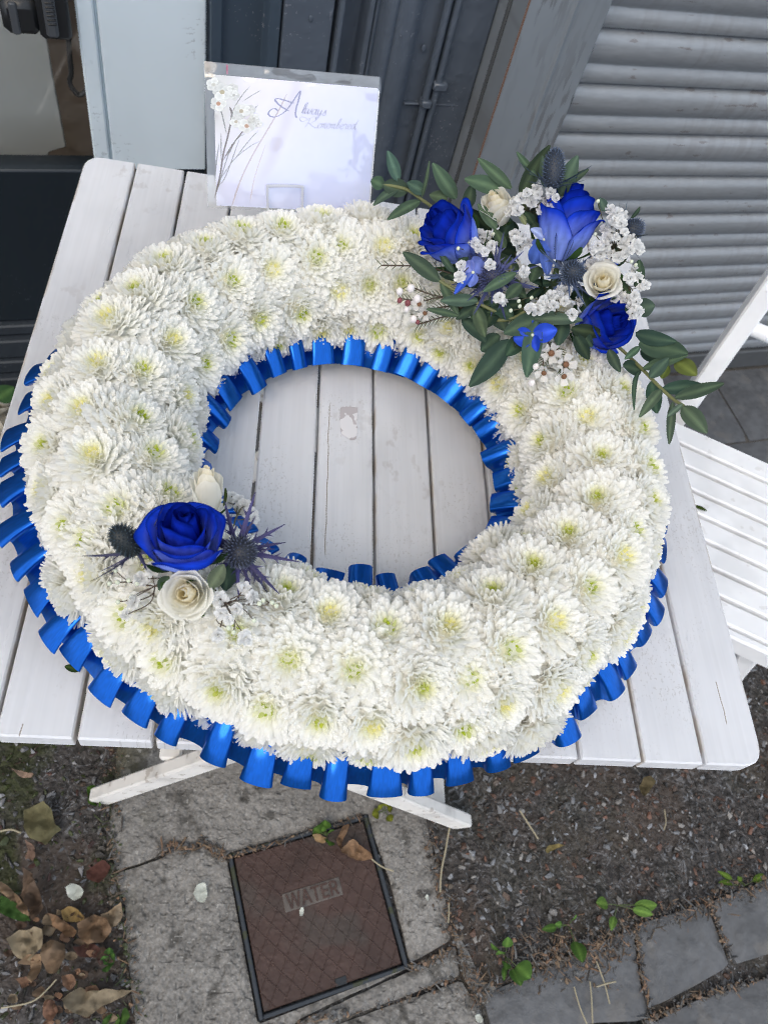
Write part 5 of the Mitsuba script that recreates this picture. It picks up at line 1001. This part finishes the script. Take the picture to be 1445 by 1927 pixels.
crumple('dry_leaf', 'small ochre leaf curl tucked under the weed on the water cover', 'leaf', [(586, 1576), (600, 1572), (612, 1580), (610, 1590), (594, 1588)], (.42, .25, .10), .006, 21, .003, z0=.004)
crumple('dry_leaf', 'yellowing oval leaf on the dark gravel to the right', 'leaf', [(1020, 1606), (1028, 1594), (1044, 1590), (1056, 1594), (1040, 1600), (1026, 1610)], (.26, .20, .05), .004, 22, .002)
crumple('dry_leaf', 'brown and green rotting leaf under the table\'s right front edge', 'leaf', [(1198, 1486), (1206, 1466), (1220, 1464), (1228, 1476), (1214, 1494), (1204, 1504)], (.14, .11, .05), .006, 23, .004)
for i in range(48):     # crumbs of the heap
    r = np.random.default_rng(700 + i); u, v = r.uniform(15, 225), r.uniform(1700, 1925); a = r.uniform(0, 6.3); R_s = r.uniform(6, 17)
    pts_ = [(u + R_s * r.uniform(.5, 1.2) * math.cos(a + k), v + R_s * r.uniform(.4, .9) * math.sin(a + k)) for k in np.linspace(0, 6.28, 8)[:-1]]
    crumple('leaf_fragment', 'small brown crumb of dead leaf in the heap at the lower left', 'leaf', pts_, [BRN, TAN, DRK, (.28, .14, .08)][i % 4], .006, 40 + i, .004, .004, grp='crumbs of dead leaf in the heap')
# green leaves and weeds
GRN = (.055, .11, .025)
crumple('green_leaf', 'glossy dark green leaf lying under the brown leaf at the left edge', 'leaf', [(-6, 1696), (8, 1688), (34, 1702), (52, 1718), (62, 1736), (40, 1736), (14, 1726), (-6, 1714)], (.05, .10, .03), .012, 30, .005, mat='m_leafgreen')
def weed(label, root, leaves, tone=GRN, hgt=0.012, z0=0.0):
    t = thing('weed', label, 'weed'); r = np.random.default_rng(int(root[0])); p0 = at(*root, z0); st = []
    for (tip, w) in leaves:
        B = at(*tip, z0 + hgt * r.uniform(.5, 1.5)); mid = p0 * .55 + B * .45 + [0, 0, hgt * .5]; base = p0 * .5 + B * .5; st.append(tube(smoothpath([p0, p0 * .7 + base * .3 + [0, 0, .003], base], 4), .0007, 5))
        wd = w * np.linalg.norm(B - CAM) / F_PX; m, c = leaf(p0 * .55 + B * .45, B, wd, np.array([0, 0, 1.0]) + r.normal(0, .3, 3), .10, np.array(tone) * r.uniform(.75, 1.3)); obj('leaf', m, 'm_leafgreen', t, smooth=True, color=c)
    obj('stems', cat(st), 'm_weedstem', t, smooth=60); labels[[k for k in scene if k.startswith(t + '__stems')][0]] = {'kind': 'stuff'}
bs('m_weedstem', two(pr((.07, .10, .03), .6)))
weed('little green weed at the tip of the left table foot', (186, 1505), [((164, 1482), 20), ((176, 1484), 18), ((166, 1512), 22), ((190, 1514), 14), ((194, 1480), 10)], hgt=.02)
weed('round leaved seedling growing from the top edge of the water cover', (614, 1574), [((590, 1560), 26), ((612, 1544), 20), ((622, 1562), 20), ((620, 1592), 22), ((604, 1556), 14)], hgt=.02, z0=.005)
weed('yellowish weed between the right table leg and the water cover', (722, 1528), [((700, 1534), 18), ((712, 1516), 16), ((738, 1520), 14), ((738, 1546), 14), ((728, 1506), 12)], (.11, .12, .02), .012)
weed('small green weed growing at the left edge of the concrete', (204, 1808), [((206, 1784), 14), ((194, 1800), 14), ((216, 1796), 16), ((212, 1818), 14), ((202, 1830), 16), ((196, 1816), 12)], (.045, .10, .03), .015)
weed('dandelion like weed at the lower right by the broken concrete', (950, 1800), [((924, 1776), 10), ((956, 1764), 18), ((938, 1790), 16), ((998, 1842), 36), ((980, 1856), 26), ((952, 1826), 16), ((948, 1846), 8)], (.06, .12, .03), .02)
weed('long single leaf weed at the edge of the gravel', (1068, 1742), [((1096, 1812), 26), ((1044, 1740), 10), ((1020, 1750), 12), ((1084, 1722), 8)], (.06, .12, .03), .02)
weed('two leaved seedling spreading sideways above the paving', (1160, 1704), [((1122, 1700), 20), ((1236, 1704), 20), ((1228, 1722), 14), ((1150, 1752), 12)], (.09, .16, .04), .012)
weed('green leaf tips at the bottom left corner', (210, 1930), [((194, 1920), 24), ((244, 1914), 30), ((226, 1922), 20)], (.05, .10, .03), .02)
weed('tiny weed in the gravel at the far right', (1400, 1668), [((1436, 1646), 14), ((1352, 1662), 10), ((1350, 1640), 8), ((1388, 1650), 8)], (.06, .10, .02), .008)
def flatpetal(label, outline, z0, seed):
    crumple('fallen_petal', label, 'petal', outline, (.78, .82, .74), .006, seed, .002, .004, 0.8, z0, 'm_petal')
flatpetal('white rose petal fallen on the dark soil at the left', [(126, 1672), (136, 1664), (150, 1668), (160, 1678), (154, 1692), (140, 1698), (128, 1688)], .004, 80)
flatpetal('pointed white petal fallen on the concrete left of the water cover', [(364, 1684), (370, 1668), (384, 1662), (388, 1668), (391, 1686), (384, 1702), (370, 1698)], .006, 81)
flatpetal('tiny white petal lying on the WATER plate', [(562, 1716), (566, 1708), (571, 1712), (569, 1726), (562, 1728)], .007, 82)
flatpetal('tiny white petal fallen near the right edge of the concrete', [(796, 1690), (800, 1684), (804, 1690), (800, 1700)], .006, 83)
flatpetal('white petal fallen on the paving at the bottom edge', [(888, 1912), (896, 1908), (904, 1918), (900, 1928), (892, 1924)], .008, 84)
# straws
bs('m_straw', two(pr((.33, .29, .20), .7)))
def straw(label, pts, z=.006, r=.0012):
    t = thing('straw', label, 'straw'); obj('stalk', tube(smoothpath([at(u, v, z) + [0, 0, .002 * math.sin(i)] for i, (u, v) in enumerate(pts)], 5), r, 6), 'm_straw', t, smooth=60)
straw('long dry stalk running down from the right table foot', [(846, 1556), (838, 1600), (830, 1640), (828, 1680)], .008, .0016)
straw('thinner stalk in line below the long dry stalk', [(845, 1690), (844, 1720), (843, 1738)])
straw('pale straw lying on the gravel under the table edge', [(978, 1526), (994, 1552), (1012, 1580)], .006, .0014)
straw('upright looking straw on the paving at the bottom', [(1110, 1848), (1112, 1880), (1114, 1927)], .012)
straw('bent straw to the left of the upright straw', [(1080, 1858), (1090, 1896), (1104, 1930)], .012)
straw('short straw at the bottom right of the weeds', [(1122, 1810), (1136, 1850), (1146, 1890)], .012)
straw('cross lying straw on the dark paving', [(1122, 1858), (1140, 1852), (1158, 1848)], .014)
straw('fine straw on the gravel in the middle right', [(1250, 1524), (1252, 1548), (1248, 1562)])
straw('brown leaf stalk curving off the water cover', [(690, 1608), (704, 1622), (722, 1634), (740, 1640)], .010, .0012)
straw('thin twig in the leaf litter at the left', [(2, 1898), (60, 1886), (90, 1862), (106, 1844)], .012, .0012)
straw('curved pale root at the left edge above the olive leaf', [(-4, 1566), (20, 1562), (40, 1568)], .006, .0016)
# bits on the furniture
t = thing('leaf_scrap', 'narrow green leaf scrap lying on the chair seat by the table edge', 'leaf'); m, c = leaf(at(1306, 952, .452), at(1330, 961, .452), .0065, (0, 0, 1), .04, (.03, .05, .015)); obj('blade', m, 'm_leafgreen', t, smooth=True, color=c)
t = thing('leaf_scrap', 'green leaf tip sticking out from under the outer ribbon at the left', 'leaf'); m, c = leaf(tab(150, 1262, .004), tab(122, 1254, .004), .006, (0, 0, 1), .04, (.03, .055, .02)); obj('blade', m, 'm_leafgreen', t, smooth=True, color=c)
# pale flowers on the ground beyond the table, far left
fl = thing('cut_flowers', 'pale flowers with a green leaf by the door step at the far left', 'flowers')
m, c = leaf(at(-6, 752, .10), at(26, 728, .12), .035, unit(CAM - at(10, 735, .1)), .05, (.035, .075, .03)); obj('leaf', m, 'm_leafgreen', fl, smooth=True, color=c)
for k, (u, v) in enumerate(((-14, 790), (4, 770), (-8, 830), (-30, 770))):
    p = at(u, v, .06); parts = []
    for i, d in enumerate(fibo(16, .3)):
        vv = petal_strip(d * .004, d, unit(d + rng.normal(0, .2, 3)), unit(np.cross(d, [.2, .9, .1])), .035, .022, .2, np.array([0, 0, .2]), 5, 3); parts.append((vv @ frame(unit(CAM - p)).T + p, gridfaces(5, 3), np.tile([.62, .58, .50], (15, 1))))
    m, c = vcmesh(parts); obj('bloom', m, 'm_petal', fl, smooth=True, color=c)
obj('stalks', cat([tube([at(u, v, .05), at(u + 6, v + 4, .0)], .003, 6) for u, v in ((-14, 790), (4, 770), (-8, 830))]), 'm_weedstem', fl, smooth=60); labels[fl + '__stalks'] = {'kind': 'stuff'}
